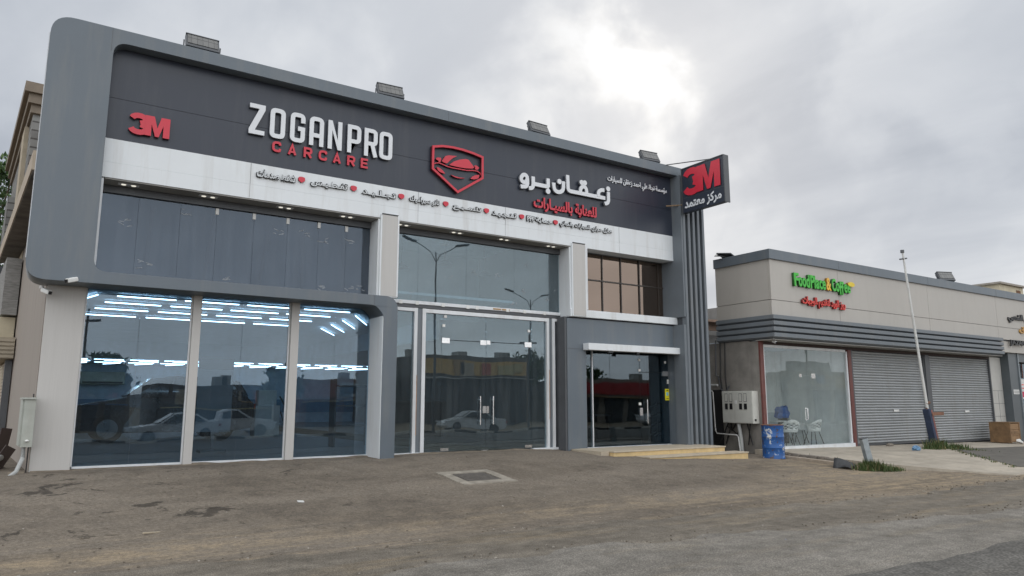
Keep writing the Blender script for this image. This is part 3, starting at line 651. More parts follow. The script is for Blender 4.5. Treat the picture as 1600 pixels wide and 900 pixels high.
for z in (0.7, 0.95, 1.2, 1.45):
    mm = MB(); mm.tube([(14.20, 0.1, z), (14.52, 0.1, z+0.12), (14.52, 0.3, z+0.12), (14.20, 0.3, z), (14.20, 0.1, z)], 0.012, 6); mm.build('shelf', lampbody, rk)
for x in (14.2, 14.52):
    mm = MB(); mm.tube([(x, 0.3, 0.49), (x, 0.3, 1.65)], 0.014, 6); mm.build('upright', lampbody, rk)
# ---- ribbed tower at the right end
bx('tower_core', 14.66, 15.42, -0.66, 0.8, 0.40, 8.12, M('tower_core_grey', (0.05, 0.055, 0.062), 0.6))
bx('tower_cheek', 14.56, 14.659, -0.80, -0.401, 0.40, 3.70, grey2); bx('tower_cheek', 14.60, 14.659, -0.80, 0.3, 3.92, 7.93, grey2)
for k in range(5):
    x = 14.66 + k*0.19; bx('fin', x, x+0.085, -0.82, -0.655, 0.44, 7.45 + 0.12*min(k, 3), grey2, bevel=0.004)
bx('end_wall', 15.421, 15.5, -0.5, 26, 0.0, 8.1, greywall)
# ---- shell of the building
sa, ca = math.sin(R(4.65)), math.cos(R(4.65))
def sw(t, off=0.0): return (-0.03 - sa*t - ca*off, -0.08 + ca*t - sa*off)
m = MB(); p = [sw(0), sw(7.2), (sw(7.2)[0]+0.3, sw(7.2)[1]), (0.25, 0.1)]
m.add([(x, y, 0.2) for x, y in p] + [(x, y, 8.0) for x, y in p], [(0,1,5,4),(1,2,6,5),(2,3,7,6),(3,0,4,7),(4,5,6,7),(3,2,1,0)])
m.build('side_wall', beige_wall, B)
bx('roof', -0.2, 15.45, 0.3, 26, 7.7, 7.9, lampbody)
bx('back_wall', -2.0, 15.5, 26, 26.2, 0.2, 7.9, darkroom)
m = MB(); m.box(0.2, 15.4, 0.02, 26, 0.44, 0.497); m.build('interior_floor', roomfloor, B)
# showroom behind the three windows
bx('upper_backing', 0.4, 6.1, 0.55, 0.62, 3.75, 7.6, M('blind_backing', (0.13, 0.155, 0.19), 0.8))
curtain = M('faint_curtain_edge', (0.14, 0.115, 0.115), 0.8)
for x, dx in ((1.55, -0.1), (2.65, -0.15), (3.75, -0.2), (4.45, 0.0), (5.35, 0.0)):
    mm = MB(); mm.tube([(x+dx, 0.40, 3.78), (x, 0.40, 5.3)], 0.035, 8); mm.build('hanging_strip', curtain, B)
m = MB(); m.box(0.3, 10.0, 0.66, 19.0, 4.10, 4.16); m.build('ceiling', roomceil, B)
bx('ceiling_edge', 0.35, 6.1, 0.10, 0.66, 3.70, 3.76, darkroom)
bx('bulkhead', 0.3, 15.2, 19.0, 19.1, 3.40, 4.2, roomwall); bx('bulkhead', 10.0, 10.1, 5.0, 19.0, 3.5, 4.2, roomwall)
bx('low_ceiling', 0.3, 15.3, 19.1, 25.9, 3.40, 3.45, roomceil)
bx('rear_wall', 0.2, 15.3, 25.7, 25.8, 0.5, 3.4, roomwall); bx('wall_band', 0.2, 15.3, 25.66, 25.7, 1.05, 1.75, M('blue_band_wall', (0.12, 0.25, 0.38), 0.6))
bx('inner_side_wall', 0.16, 0.26, 0.7, 26, 0.5, 7.5, M('inner_wall_grey', (0.10, 0.12, 0.15), 0.7))
def tube(x0, y0, x1, y1, z):
    mm = MB(); mm.tube([(x0, y0, z), (x1, y1, z)], 0.013, 8); return mm.build('tube_light', tube_m, B)
for r_, (yy, xoff) in enumerate(((4.20, 1.34), (5.5, 1.18), (6.95, 1.05), (8.6, 0.92))):
    for k in range(6):
        x = xoff + k*(1.45 + 0.02*r_)
        if x + 1.25 < 7.3 - 0.0*r_: tube(x, yy, x+1.25, yy, 4.03)
for k in range(4): tube(7.35+0.12*k, 4.85+1.35*k, 8.55+0.12*k, 7.0+1.35*k, 4.03)
tube(0.40, 6.4, 0.95, 4.2, 4.03); tube(0.4, 9.2, 0.8, 8.2, 4.03)
for k in range(11):
    x = 0.5 + 1.33*k
    tube(x, 20.0, x+1.1, 20.0, 3.37); tube(x+0.4, 20.0+0.5, x+1.25, 21.3, 3.37); tube(x+0.15, 22.4, x+1.2, 22.4, 3.37); tube(x+0.6, 24.2, x+1.2, 22.9, 3.37)
# tall hall behind the entrance
bx('hall_ceiling', 6.15, 11.4, 0.1, 5.0, 6.10, 6.2, roomceil); bx('gallery_front', 6.15, 11.6, 4.9, 4.98, 4.1, 6.1, M('gallery_wall', (0.34, 0.37, 0.39), 0.8))
bx('partition', 11.42, 11.5, 0.35, 12, 0.5, 7.5, M('partition_wall', (0.13, 0.15, 0.17), 0.8)); bx('partition', 6.05, 6.14, 0.7, 5.0, 4.2, 7.5, darkroom)
for x, y in ((8.35, 2.3), (7.3, 2.3), (9.4, 3.4), (7.0, 3.6), (10.6, 2.6)):
    mm = MB(); mm.lathe([(0.13, 0), (0.15, 0.03)], (x, y, 6.068), 18); mm.build('ceiling_lamp', disc_m if x < 9 else whitef, B)
for x, y, z in ((7.9, 3.0, 5.3), (9.0, 2.6, 5.45), (10.5, 3.0, 5.35)):
    mm = MB(); mm.tube([(x, y, 6.1), (x, y, z)], 0.008, 6); mm.lathe([(0.20, 0), (0.13, 0.09), (0.03, 0.15)], (x, y, z-0.13), 16); mm.build('pendant_lamp', black_plastic, B)
# office interior
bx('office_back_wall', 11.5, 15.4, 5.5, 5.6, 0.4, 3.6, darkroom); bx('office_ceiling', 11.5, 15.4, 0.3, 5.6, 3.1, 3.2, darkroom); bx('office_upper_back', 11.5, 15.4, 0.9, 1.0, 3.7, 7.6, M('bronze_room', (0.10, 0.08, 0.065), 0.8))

# ------------------------------------------------------------------ signs on the fascia
SY = -0.455
def brand_three(cx0, z0, wd, ht):
    pts = []
    for k in range(11): a = R(172 - k*(250/10)); pts.append((cx0 + wd*(0.47 + 0.33*math.cos(a)), z0 + ht*(0.72 + 0.185*math.sin(a))))
    q = []
    for k in range(11): a = R(78 - k*(250/10)); q.append((cx0 + wd*(0.48 + 0.365*math.cos(a)), z0 + ht*(0.285 + 0.19*math.sin(a))))
    return [stroke(pts, ht*0.25), stroke(q, ht*0.25)]
def brand_m(x0, z0, wd, ht):
    return [[(x0+wd*a, z0+ht*b) for a, b in ((0,0),(0,1),(.36,1),(.5,.42),(.64,1),(1,1),(1,0),(.74,0),(.74,.60),(.575,0),(.425,0),(.26,.60),(.26,0))]]
t = thing('brand_sign', (1.28, SY, 6.40), 'small red raised digit and letter logo at the far end of the dark fascia', 'sign')
strokes('digit', brand_three(0.945, 6.38, 0.34, 0.385), SY-0.07, 0.07, [red, redside], t)
shape('letter', brand_m(1.205, 6.385, 0.41, 0.375), SY-0.075, 0.075, [red, redside], t)
t = thing('shop_name_sign', (4.5, SY, 6.8), 'large pale grey raised Latin capitals on the dark fascia above red capitals', 'sign')
W_, T_ = 0.30, 0.088
def lt(x, z, h, ch, wd=W_):
    H = h; c = T_/2; r = 0.115
    X = lambda pts: [(x+a, z+b) for a, b in pts]
    if ch == 'Z': return [[X([(0,H),(wd,H),(wd,H-.10),(.115,T_),(wd,T_),(wd,0),(0,0),(0,.10),(wd-.115,H-T_),(0,H-T_)])]]
    if ch == 'O': return [[rounded(X([(0,0),(wd,0),(wd,H),(0,H)]), r, 6, True), rounded(X([(T_,T_),(wd-T_,T_),(wd-T_,H-T_),(T_,H-T_)]), 0.035, 4, True)]]
    if ch == 'G': return [stroke(rounded(X([(wd-c,H*.68),(wd-c,H-c),(c,H-c),(c,c),(wd-c,c),(wd-c,H*.47),(wd*.52,H*.47)]), [0,.07,.07,.07,.07,0,0]), T_)]
    if ch == 'A': return [stroke(rounded(X([(c,0),(c,H-c),(wd-c,H-c),(wd-c,0)]), [0,.075,.075,0]), T_), stroke(X([(T_,H*.36),(wd-T_,H*.36)]), T_)]
    if ch == 'N': return [[X([(0,0),(0,H),(.085,H),(wd-T_,H*.32),(wd-T_,H),(wd,H),(wd,0),(wd-.085,0),(T_,H*.68),(T_,0)])]]
    if ch == 'P': return [stroke(rounded(X([(c,0),(c,H-c),(wd-c,H-c),(wd-c,H*.42),(T_,H*.42)]), [0,0,.075,.075,0]), T_)]
    if ch == 'R': return [stroke(rounded(X([(c,0),(c,H-c),(wd-c,H-c),(wd-c,H*.46),(T_,H*.46)]), [0,0,.075,.075,0]), T_), stroke(X([(wd*.60,H*.43),(wd-c*.9,0)]), T_)]
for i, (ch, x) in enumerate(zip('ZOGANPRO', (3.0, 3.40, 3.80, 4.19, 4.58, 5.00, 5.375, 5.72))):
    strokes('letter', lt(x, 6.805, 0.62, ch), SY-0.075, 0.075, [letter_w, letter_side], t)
for ch, x in zip('CARCARE', (3.47, 3.78, 4.10, 4.41, 4.71, 5.02, 5.32)):
    h_, w_, s_ = 0.215, 0.175, 0.046; c = s_/2; X = lambda pts: [(x+a, 6.532+b) for a, b in pts]
    it = {'C': [stroke(rounded(X([(w_-c,h_*.66),(w_-c,h_-c),(c,h_-c),(c,c),(w_-c,c),(w_-c,h_*.34)]), [0,.07,.07,.07,.07,0], 5), s_)],
          'A': [stroke(X([(c,0),(w_/2,h_-c*.6),(w_-c,0)]), s_), stroke(X([(w_*.28,h_*.27),(w_*.72,h_*.27)]), s_*.8)],
          'R': [stroke(X([(c,0),(c,h_)]), s_), stroke(rounded(X([(c*1.2,h_-c),(w_-c,h_-c),(w_-c,h_*.44),(c*1.2,h_*.44)]), [0,.045,.045,0], 5), s_), stroke(X([(w_*.52,h_*.44),(w_-c,0)]), s_)],
          'E': [[X([(0,0),(0,h_),(w_*.9,h_),(w_*.9,h_-s_),(s_,h_-s_),(s_,h_/2+c*.9),(w_*.82,h_/2+c*.9),(w_*.82,h_/2-c*.9),(s_,h_/2-c*.9),(s_,s_),(w_*.9,s_),(w_*.9,0)])]]}[ch]
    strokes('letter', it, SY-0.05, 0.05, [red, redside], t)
# emblem
t = thing('emblem_sign', (7.66, SY, 6.35), 'red shield outline with a sports car silhouette on the dark fascia', 'sign')
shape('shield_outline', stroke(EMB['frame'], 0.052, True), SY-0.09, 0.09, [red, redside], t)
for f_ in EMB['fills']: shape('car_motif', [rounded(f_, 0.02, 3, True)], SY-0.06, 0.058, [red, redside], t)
for l_ in EMB['lines']: shape('car_motif', stroke(l_, 0.022), SY-0.055, 0.053, [red, redside], t)
# large Arabic name
t = thing('shop_name_sign', (10.8, SY, 6.7), 'large pale grey raised Arabic name on the dark fascia', 'sign')
for i, (k_, p_) in enumerate(ARAB):
    if k_ == 'd':
        o_ = [[(p_[0][0]+0.068*math.cos(a), p_[0][1]+0.068*math.sin(a)) for a in [q*2*math.pi/16 for q in range(16)]]]
    elif k_ == 'c': o_ = stroke(p_, 0.098, True)
    else: o_ = stroke(rounded(p_, 0.04, 3), 0.10)
    me = outline_mesh(o_, SY-0.075-0.0016*i, 0.075); finish(me, 'letter' if k_ != 'd' else 'dot', [letter_w, letter_side], t, False, 0, side_index(me))
text('lettering', arabic('للعناية بالسيـارات'), (9.80, 11.80, 6.27, 6.64), SY-0.05, 0.05, [red, redside], t, 0.035)
t = text('company_name_sign', arabic('مؤسسة نجاة علي احمد زعقان للسيارات'), (12.22, 14.42, 7.37, 7.60), SY-0.025, 0.025, letter_w, None, 0.018,
     label='thin line of small pale Arabic lettering at the top right of the dark fascia', cat='sign')
# strip of services
t = thing('services_sign', (7.8, SY, 6.05), 'row of small black and white Arabic words with red shield markers on the white band', 'sign')
for body, x0, x1, dz in (('شفط صدمات',3.20,3.97,0), ('تغـطـيـس',4.27,5.06,-.01), ('تجـلـيـد',5.37,6.16,-.02), ('نانو سيراميك',6.47,7.22,-.01), ('تلـمـيـع',7.55,8.32,-.02), ('تـنـجـيـد',8.60,9.31,-.02), ('FPP ةيامح',9.60,10.38,0), ('عـازل حـراري للسيارات والمباني',10.60,12.33,0)):
    if 'FPP' in body:
        text('lettering', arabic('حماية'), (9.86, 10.38, 5.955, 6.115), SY-0.03, 0.03, black, t, 0.055); text('lettering', arabic('حماية'), (9.875, 10.365, 5.97, 6.10), SY-0.035, 0.004, white, t, 0.012)
        text('lettering', 'PPF', (9.60, 9.84, 5.965, 6.115), SY-0.03, 0.03, black, t, 0.055); text('lettering', 'PPF', (9.615, 9.825, 5.98, 6.10), SY-0.035, 0.004, white, t, 0.01)
        continue
    text('lettering', arabic(body), (x0, x1, 5.955+dz, 6.13+dz), SY-0.03, 0.03, black, t, 0.055)
    text('lettering', arabic(body), (x0+0.015, x1-0.015, 5.972+dz, 6.113+dz), SY-0.0365, 0.005, white, t, 0.012)
for x in (4.09, 5.19, 6.28, 7.375, 8.455, 9.455, 10.475):
    shape('shield_marker', [[(x-0.068,6.085),(x-0.05,6.105),(x,6.113),(x+0.05,6.105),(x+0.068,6.085),(x+0.062,6.03),(x,5.99),(x-0.062,6.03)]], SY-0.04, 0.04, [red, redside], t)
# projecting blade sign
t = thing('blade_sign', (14.66, -1.55, 6.78), 'dark projecting box sign with red logo over white Arabic on the ribbed tower corner', 'sign')
m = MB(); m.box(14.60, 14.76, -2.36, -0.90, 6.80, 8.06); m.build('sign_box', dark, t, False, 0.008)
for yy in (-2.375, -0.885): bx('edge_strip', 14.585, 14.775, yy-0.014, yy+0.014, 6.785, 8.075, lampbody, t)
bx('edge_strip', 14.585, 14.775, -2.36, -0.90, 8.0605, 8.085, lampbody, t)
bx('face_joint', 14.597, 14.5995, -2.355, -0.905, 7.215, 7.222, lampbody, t)
def turn(ob, xface):
    """swing a shape built facing the street so that it faces along -X on the blade sign"""
    for v in ob.data.vertices:
        p = v.co + ORIG[ob.name]; q = Vector((xface + (p.y - SY), -0.90 - (p.x), p.z)); v.co = q - ORIG[ob.name]
    ob.data.update()
for ob in (strokes('digit', brand_three(0.05, 7.26, 0.66, 0.74), SY-0.02, 0.018, [red, redside], t), shape('letter', brand_m(0.56, 7.27, 0.80, 0.72), SY-0.026, 0.024, [red, redside], t),
           text('lettering', arabic('مركز معتمد'), (0.07, 1.36, 6.84, 7.17), SY-0.012, 0.010, letter_w, t, 0.03)):
    turn(ob, 14.60)
mm = MB(); mm.tube([(14.66, -2.0, 8.08), (14.2, -0.6, 8.2)], 0.014, 6); mm.build('stay_rod', lampbody, t); mm = MB(); mm.tube([(14.66, -0.95, 7.05), (14.6, -0.72, 7.07), (14.35, -0.5, 7.06)], 0.02, 6); mm.build('bracket', M('rusty_bracket', (0.25, 0.17, 0.10), 0.8), t)

# ------------------------------------------------------------------ floodlights on the parapet
lens_m, t_, b_ = new_mat('floodlight_lens')
tcn = t_.nodes.new('ShaderNodeTexCoord'); mq = t_.nodes.new('ShaderNodeMapping'); mq.inputs['Scale'].default_value = (1, 1, 1); t_.links.new(tcn.outputs['Object'], mq.inputs[0])
br = t_.nodes.new('ShaderNodeTexBrick'); br.offset = 0.0; br.inputs['Scale'].default_value = 9.0; br.inputs['Mortar Size'].default_value = 0.035; br.inputs['Brick Width'].default_value = 0.9; br.inputs['Row Height'].default_value = 0.75
br.inputs['Color1'].default_value = (0.17, 0.17, 0.165, 1); br.inputs['Color2'].default_value = (0.13, 0.13, 0.128, 1); br.inputs['Mortar'].default_value = (0.05, 0.05, 0.05, 1)
t_.links.new(mq.outputs[0], br.inputs['Vector']); t_.links.new(br.outputs['Color'], b_.inputs['Base Color']); b_.inputs['Roughness'].default_value = 0.25
def floodlight(label, wd=0.60, ht=0.34, tilt=28):
    t = thing('floodlight', (0, 0, 0), label, 'floodlight', 'floodlights along the parapets')
    rot = Euler((R(-tilt), 0, 0)).to_matrix(); c = Vector((0, 0, 0.24))
    m = MB(); m.obox(c + rot @ Vector((0, 0.03, 0)), wd, 0.09, ht, rot); 
    for k in range(9): m.obox(c + rot @ Vector((-wd*0.42 + k*wd*0.105, 0.10, 0)), 0.012, 0.06, ht*0.8, rot)
    h_ = m.build('housing', lampbody, t, False, 0.006)
    m = MB(); m.obox(c + rot @ Vector((0, -0.0215, 0.02)), wd*0.90, 0.012, ht*0.72, rot)
    # lens grid runs in its own plane
    l_ = m.build('lens', lens_m, t)
    m = MB(); m.obox(c + rot @ Vector((0, -0.018, ht/2-0.01)), wd, 0.04, 0.02, rot); m.build('visor', lampbody, t)
    m = MB()
    for sx in (-1, 1): m.tube([(sx*(wd/2+0.025), 0.03, 0.24), (sx*(wd/2+0.025), 0.03, 0.03), (sx*wd*0.3, 0.03, 0.012)], 0.014, 6)
    m.box(-wd*0.32, wd*0.32, 0.0, 0.06, 0.0, 0.015)
    m.build('bracket', lampbody, t)
    return t
f1 = floodlight('wide floodlight on the roof edge, the one nearest the rounded frame corner')
place(f1, (2.07, -0.50, 8.17))
for x, lb, rx in ((5.95, 'floodlight on the roof edge above the large Latin capitals', -4), (9.98, 'floodlight on the roof edge above the large Arabic name', 3), (13.78, 'floodlight on the roof edge closest to the projecting blade sign', -6)):
    c = copy_tree(f1, lb); place(c, (x, -0.50, 8.17), R(rx))
c = copy_tree(f1, 'floodlight on the parapet of the low shop building'); place(c, (27.9, -1.35, 5.97), R(-22)); c.scale = (1.1, 1.1, 1.1)

# ------------------------------------------------------------------ cameras on the wall
def cctv(label, loc, rz, s=1.0):
    t = thing('security_camera', (0, 0, 0), label, 'camera')
    m = MB(); m.tube([(0, 0, 0), (0, 0.0, 0.05)], 0.035, 10); m.tube([(0, 0, 0), (0, -0.05, -0.03)], 0.015, 8); m.build('mount', white_plastic, t)
    m = MB(); m.obox((0, -0.12, -0.05), 0.075, 0.2, 0.075, (R(18), 0, 0)); m.build('camera_body', white_plastic, t, False, 0.015)
    m = MB(); m.obox((0, -0.222, -0.085), 0.055, 0.012, 0.055, (R(18), 0, 0)); m.build('lens', black, t)
    place(t, loc, rz); t.scale = (s, s, s); return t
cctv('white bullet camera under the grey frame above the first window', (0.40, -0.66, 3.66), R(-50))
cctv('white bullet camera at the building corner beside the beige side wall', (-0.10, -0.2, 3.50), R(35))
cctv('small white camera under the ribbed canopy of the cafe', (17.62, -1.30, 3.37), R(-20), 0.9)

# ------------------------------------------------------------------ steps in front of the office
t = thing('entrance_steps', (13.2, -1.2, 0.2), 'two shallow sandstone steps in front of the office door and ribbed tower', 'steps')
def step(x0, x1, y0, y1, z0, z1):
    m = MB(); m.box(x0, x1, y0+0.015, y1, z0, z1-0.034); s = m.build('riser', stone, t)
    m = MB(); m.box(x0-0.02, x1+0.02, y0-0.012, y1, z1-0.033, z1); m.build('tread', stone_top, t, False, 0.006)
step(11.22, 15.0, -1.65, -0.405, 0.1, 0.492)
step(11.9, 15.32, -2.12, -1.652, 0.0, 0.362)
m = MB(); m.box(10.95, 11.20, -1.5, -0.405, 0.3, 0.488); m.build('landing_edge', stone_top, t)

# manhole cover in the apron
t = thing('manhole_cover', (6.7, -3.15, 0.29), 'square metal manhole grate in a pale concrete surround in the dusty apron', 'manhole')
def onground(x, y, d=0.0): return (x, y, gz(x, y, False)+d)
def slab(name, pts, d, th, mat):
    n = len(pts); m = MB(); m.add([onground(x, y, d) for x, y in pts] + [onground(x, y, d-th) for x, y in pts], [tuple(range(n)), tuple(range(2*n-1, n-1, -1))] + [(i, i+n, (i+1) % n + n, (i+1) % n) for i in range(n)])
    return m.build(name, mat, t)
xa, xb, ya, yb = 6.13, 7.22, -3.66, -2.62
for k, (a, b, c, d) in enumerate(((xa, xb, ya, ya+0.19), (xa, xb, yb-0.19, yb), (xa, xa+0.19, ya+0.191, yb-0.191), (xb-0.19, xb, ya+0.191, yb-0.191))):
    j = lambda: random.uniform(-0.02, 0.02)
    slab('surround', [(a+j(), c+(j() if k < 2 else 0)), (b+j(), c), (b+j(), d), (a+j(), d)], 0.026, 0.1, M('pale_surround_%d' % k, (0.30, 0.27, 0.225), 0.9, 0, 0.3, 6, 0.3, 30))
lid = slab('lid', [(xa+0.195, ya+0.196), (xb-0.195, ya+0.196), (xb-0.195, yb-0.196), (xa+0.195, yb-0.196)], 0.014, 0.06, M('iron_lid', (0.12, 0.108, 0.095), 0.7, 0.3, 0.3, 12))
for k in range(7):
    y = ya + 0.245 + k*0.09; m = MB(); a = onground(xa+0.23, y, 0.022); b = onground(xb-0.23, y, 0.022)
    m.add([(a[0], y-.02, a[2]), (b[0], y-.02, b[2]), (b[0], y+.02, b[2]+.005), (a[0], y+.02, a[2]+.005), (a[0], y-.02, a[2]-.02), (b[0], y-.02, b[2]-.02), (b[0], y+.02, b[2]-.02), (a[0], y+.02, a[2]-.02)], [(0,1,2,3),(0,4,5,1),(1,5,6,2),(2,6,7,3),(3,7,4,0)])
    m.build('lid_rib', M('iron_rib_%d' % k, (0.15, 0.135, 0.12), 0.6, 0.3, 0.3, 12), lid)

# dust and grit blown against the foot of the glass
q_ = random.Random(12); m = MB()
for x0, x1, yb in ((0.0, 5.85, -0.10), (6.2, 10.85, -0.09), (10.9, 11.2, -0.41), (-0.3, 0.0, -0.2)):
    xs_ = list(np.arange(x0, x1, 0.11)); vs = []; fs = []
    for x in xs_:
        wd = 0.07 + 0.22*max(0, vn(x, 3, 1.7)) + 0.08*abs(vn(x, 7, 6)); h_ = 0.012 + 0.030*abs(vn(x, 11, 2.3)); zb = gz(x, -0.72)
        vs += [(x, yb+0.04, zb+h_), (x, yb-wd*0.35, zb+h_*0.55), (x, yb-wd, zb-0.006)]
    for i in range(len(xs_)-1):
        for k in (0, 1): fs.append((i*3+k, i*3+k+1, (i+1)*3+k+1, (i+1)*3+k))
    if fs: m.add(vs, fs)
m.build('dust_drift', M('drifted_dust', (0.20, 0.165, 0.125), 0.95, 0, 0.3, 9, 0.4, 60), None, True, kind='stuff')

# ------------------------------------------------------------------ low shop building on the right
P2 = thing('shop_building', (25, 0, 0.15), 'low beige shop building with grey ribbed canopy, cafe front and two roller shutters', 'building')
def b2(name, x0, x1, y0, y1, z0, z1, mat, parent=P2, bevel=0.0, **kw): return bx(name, x0, x1, y0, y1, z0, z1, mat, parent, bevel, **kw)
panel = M('beige_composite_panel', (0.455, 0.43, 0.395), 0.5, 0, 0.04, 1.2, 0.02, 20, dirt=(0.34, 0.31, 0.27), dirt_amt=0.25)
maroon = M('maroon_steel', (0.135, 0.042, 0.036), 0.5, 0, 0.2, 6, dirt=(0.30, 0.2, 0.17), dirt_amt=0.4)
def shop_wall():
    m = MB(); xcuts = [17.42, 20.76, 26.14, 31.28, 36.4, 41.5, 46]
    for a, b in zip(xcuts[:-1], xcuts[1:]):
        for z0, z1 in ((4.05, 4.525), (4.54, 5.80)): m.box(a+0.007, b-0.007, -1.50, -1.44, z0, z1)
    m.build('upper_panel', panel, P2)
    m = MB()
    for z0, z1 in ((4.05, 4.525), (4.54, 5.80)): m.box(17.415, 17.47, -1.437, 0.50, z0, z1)
    m.build('upper_panel', panel, P2)
    b2('panel_backing', 17.475, 46, -1.435, 0.49, 4.0, 5.79, lampbody)
shop_wall()
m = MB(); m.box(17.36, 46, -1.56, 0.52, 5.72, 6.01); m.build('parapet_coping', grey, P2, False, 0.008)
for x in (20.76, 26.14, 31.28): b2('coping_joint', x-0.004, x+0.004, -1.563, -1.559, 5.73, 6.0, lampbody)
m = MB()
prof = []
for k in range(4):
    z1 = 4.085 - k*0.172; prof += [(-0.09, z1), (-0.09, z1-0.115), (-0.02, z1-0.15)]
for k in range(4):
    z1 = 4.085 - k*0.172
    # each slat is a sloped blade running round the corner
    o = [(17.345, -1.595), (31.40, -1.595)]
    m.add([(17.345,-1.595,z1),(31.40,-1.595,z1),(31.40,-1.49,z1),(17.41,-1.49,z1),(17.345,-1.595,z1-0.11),(31.40,-1.595,z1-0.11),(31.40,-1.49,z1-0.150),(17.41,-1.49,z1-0.150)],
          [(0,1,2,3),(0,4,5,1),(4,7,6,5),(1,5,6,2),(3,2,6,7),(0,3,7,4)])
    m.add([(17.345,-1.595,z1),(17.41,-1.49,z1),(17.41,0.5,z1),(17.345,0.5,z1),(17.345,-1.595,z1-0.11),(17.41,-1.49,z1-0.150),(17.41,0.5,z1-0.150),(17.345,0.5,z1-0.11)],
          [(0,1,2,3),(4,7,6,5),(0,3,7,4),(2,6,7,3),(1,2,6,5)])
m.build('ribbed_canopy', grey2, P2)
b2('canopy_core', 17.43, 31.39, -1.485, -0.9, 3.40, 4.04, M('canopy_core_dark', (0.07, 0.075, 0.08), 0.7))
b2('canopy_core', 17.43, 17.5, -0.899, 0.49, 3.40, 4.04, lampbody)
b2('canopy_soffit', 17.40, 31.41, -1.50, -0.9, 3.375, 3.398, soffit_m)
b2('side_wall', 17.46, 17.62, -0.62, 2.4, 0.0, 3.398, concrete_raw)
b2('side_wall_return', 17.462, 17.60, -0.94, -0.62, 0.0, 3.374, concrete_raw)
b2('beam_strip', 17.5, 31.4, -0.99, -0.90, 3.28, 3.374, M('dark_beam', (0.06, 0.04, 0.038), 0.7))
b2('corner_column', 17.45, 17.60, -1.00, -0.941, 0.18, 3.372, maroon)
b2('column', 21.80, 21.96, -1.02, -0.90, 0.15, 3.279, maroon)
# perforated edge of the shutter guide
b2('column', 26.48, 26.74, -1.04, -0.90, 0.05, 3.279, lampbody)
shutter_m = M('galvanised_shutter', (0.36, 0.375, 0.385), 0.42, 0.35, 0.08, 2.5, dirt=(0.27, 0.25, 0.22), dirt_amt=0.4)
bl_ = random.Random(8)
def shutter(x0, x1, z0, z1):
    root = MB(); n = int((z1-z0)/0.0865); vs = []; fs = []
    for k in range(n):
        zb = z0 + (z1-z0)*k/n; h_ = (z1-z0)/n; jj = bl_.uniform(-0.004, 0.004)
        for q, (dy, dz) in enumerate(((0.012, 0), (-0.004, h_*0.12), (-0.022, h_*0.35), (-0.026, h_*0.6), (-0.016, h_*0.86), (0.010, h_*0.97))):
            vs += [(x0, -0.93+dy+jj, zb+dz), (x1, -0.93+dy-jj, zb+dz+jj)]
    for i in range(len(vs)//2-1): fs.append((2*i, 2*i+1, 2*i+3, 2*i+2))
    root.add(vs, fs); s = root.build('roller_shutter', shutter_m, P2)
    b2('bottom_rail', x0, x1, -0.97, -0.90, z0-0.05, z0-0.001, lampbody, s)
    b2('lock_plate', (x0+x1)/2+0.1, (x0+x1)/2+0.42, -0.968, -0.957, z0+1.02, z0+1.09, white_plastic, s)
    for gx_ in (x0, x1):
        b2('guide', gx_-0.05 if gx_ == x0 else gx_-0.02, gx_+0.02 if gx_ == x0 else gx_+0.05, -1.01, -0.905, z0-0.1, z1, lampbody, s)
    mm = MB(); k = 0; z = z0
    while z < z1-0.1: mm.box(x0+0.055, x0+0.085, -0.968, -0.958, z, z+0.05); z += 0.1
    mm.build('guide_slots', black, s); return s
shutter(22.02, 26.44, 0.27, 3.277); shutter(26.82, 31.38, 0.21, 3.277)
b2('shutter_backing', 22, 31.4, -0.85, -0.8, 0.0, 3.3, darkroom)
# cafe front
cf = MB(); cf.box(17.62, 21.79, -1.06, -0.86, 0.20, 0.335); cf = cf.build('cafe_front', white, P2)
for a, b in ((17.64, 18.435), (18.455, 19.24), (20.085, 20.955), (20.975, 21.72)): pane('pane', a, b, 0.34, 3.2, -0.95, g_cafe, cf)
pane('pane', 19.25, 20.07, 2.42, 3.2, -0.95, g_cafe, cf)
d = pane('glass_door', 19.255, 20.065, 0.345, 2.405, -0.95, g_cafe, P2)
mm = MB(); mm.tube([(19.38, -1.02, 1.08), (19.42, -1.07, 1.10), (19.42, -1.07, 1.42), (19.38, -1.02, 1.44)], 0.018, 8); mm.tube([(19.38,-1.02,1.08),(19.38,-1.02,1.44)], 0.014, 8); mm.build('handle', chrome, d, True)
b2('patch_fitting', 19.87, 20.065, -0.965, -0.951, 2.33, 2.48, chrome, d); b2('patch_fitting', 19.255, 19.38, -0.965, -0.951, 2.36, 2.46, chrome, d)
b2('edge_frame', 21.722, 21.79, -0.99, -0.90, 0.336, 3.22, whitef, cf); b2('edge_frame', 17.60, 17.638, -0.99, -0.90, 0.336, 3.25, whitef, cf); b2('head_frame', 17.64, 21.72, -0.98, -0.91, 3.20, 3.279, whitef, cf)
cafe_wall = M('cafe_wallpaper', (0.72, 0.76, 0.76), 0.8, 0, 0.08, 4)
b2('cafe_back_wall', 17.6, 22.0, 1.9, 2.0, 0.2, 3.4, cafe_wall); b2('cafe_floor', 17.62, 22, -0.859, 3.2, 0.22, 0.262, M('cafe_floor_tile', (0.62, 0.64, 0.63), 0.4)); b2('cafe_ceiling', 17.6, 22, -0.899, 3.2, 3.39, 3.44, roomceil)
b2('cafe_partition', 21.97, 22.02, -0.8, 3.2, 0.2, 3.4, cafe_wall); b2('cafe_partition', 17.625, 17.66, -0.6, 3.2, 0.262, 3.38, cafe_wall)
b2('cafe_dado', 17.67, 21.96, 1.85, 1.899, 0.262, 1.25, M('cafe_dado_panel', (0.50, 0.57, 0.61), 0.7))
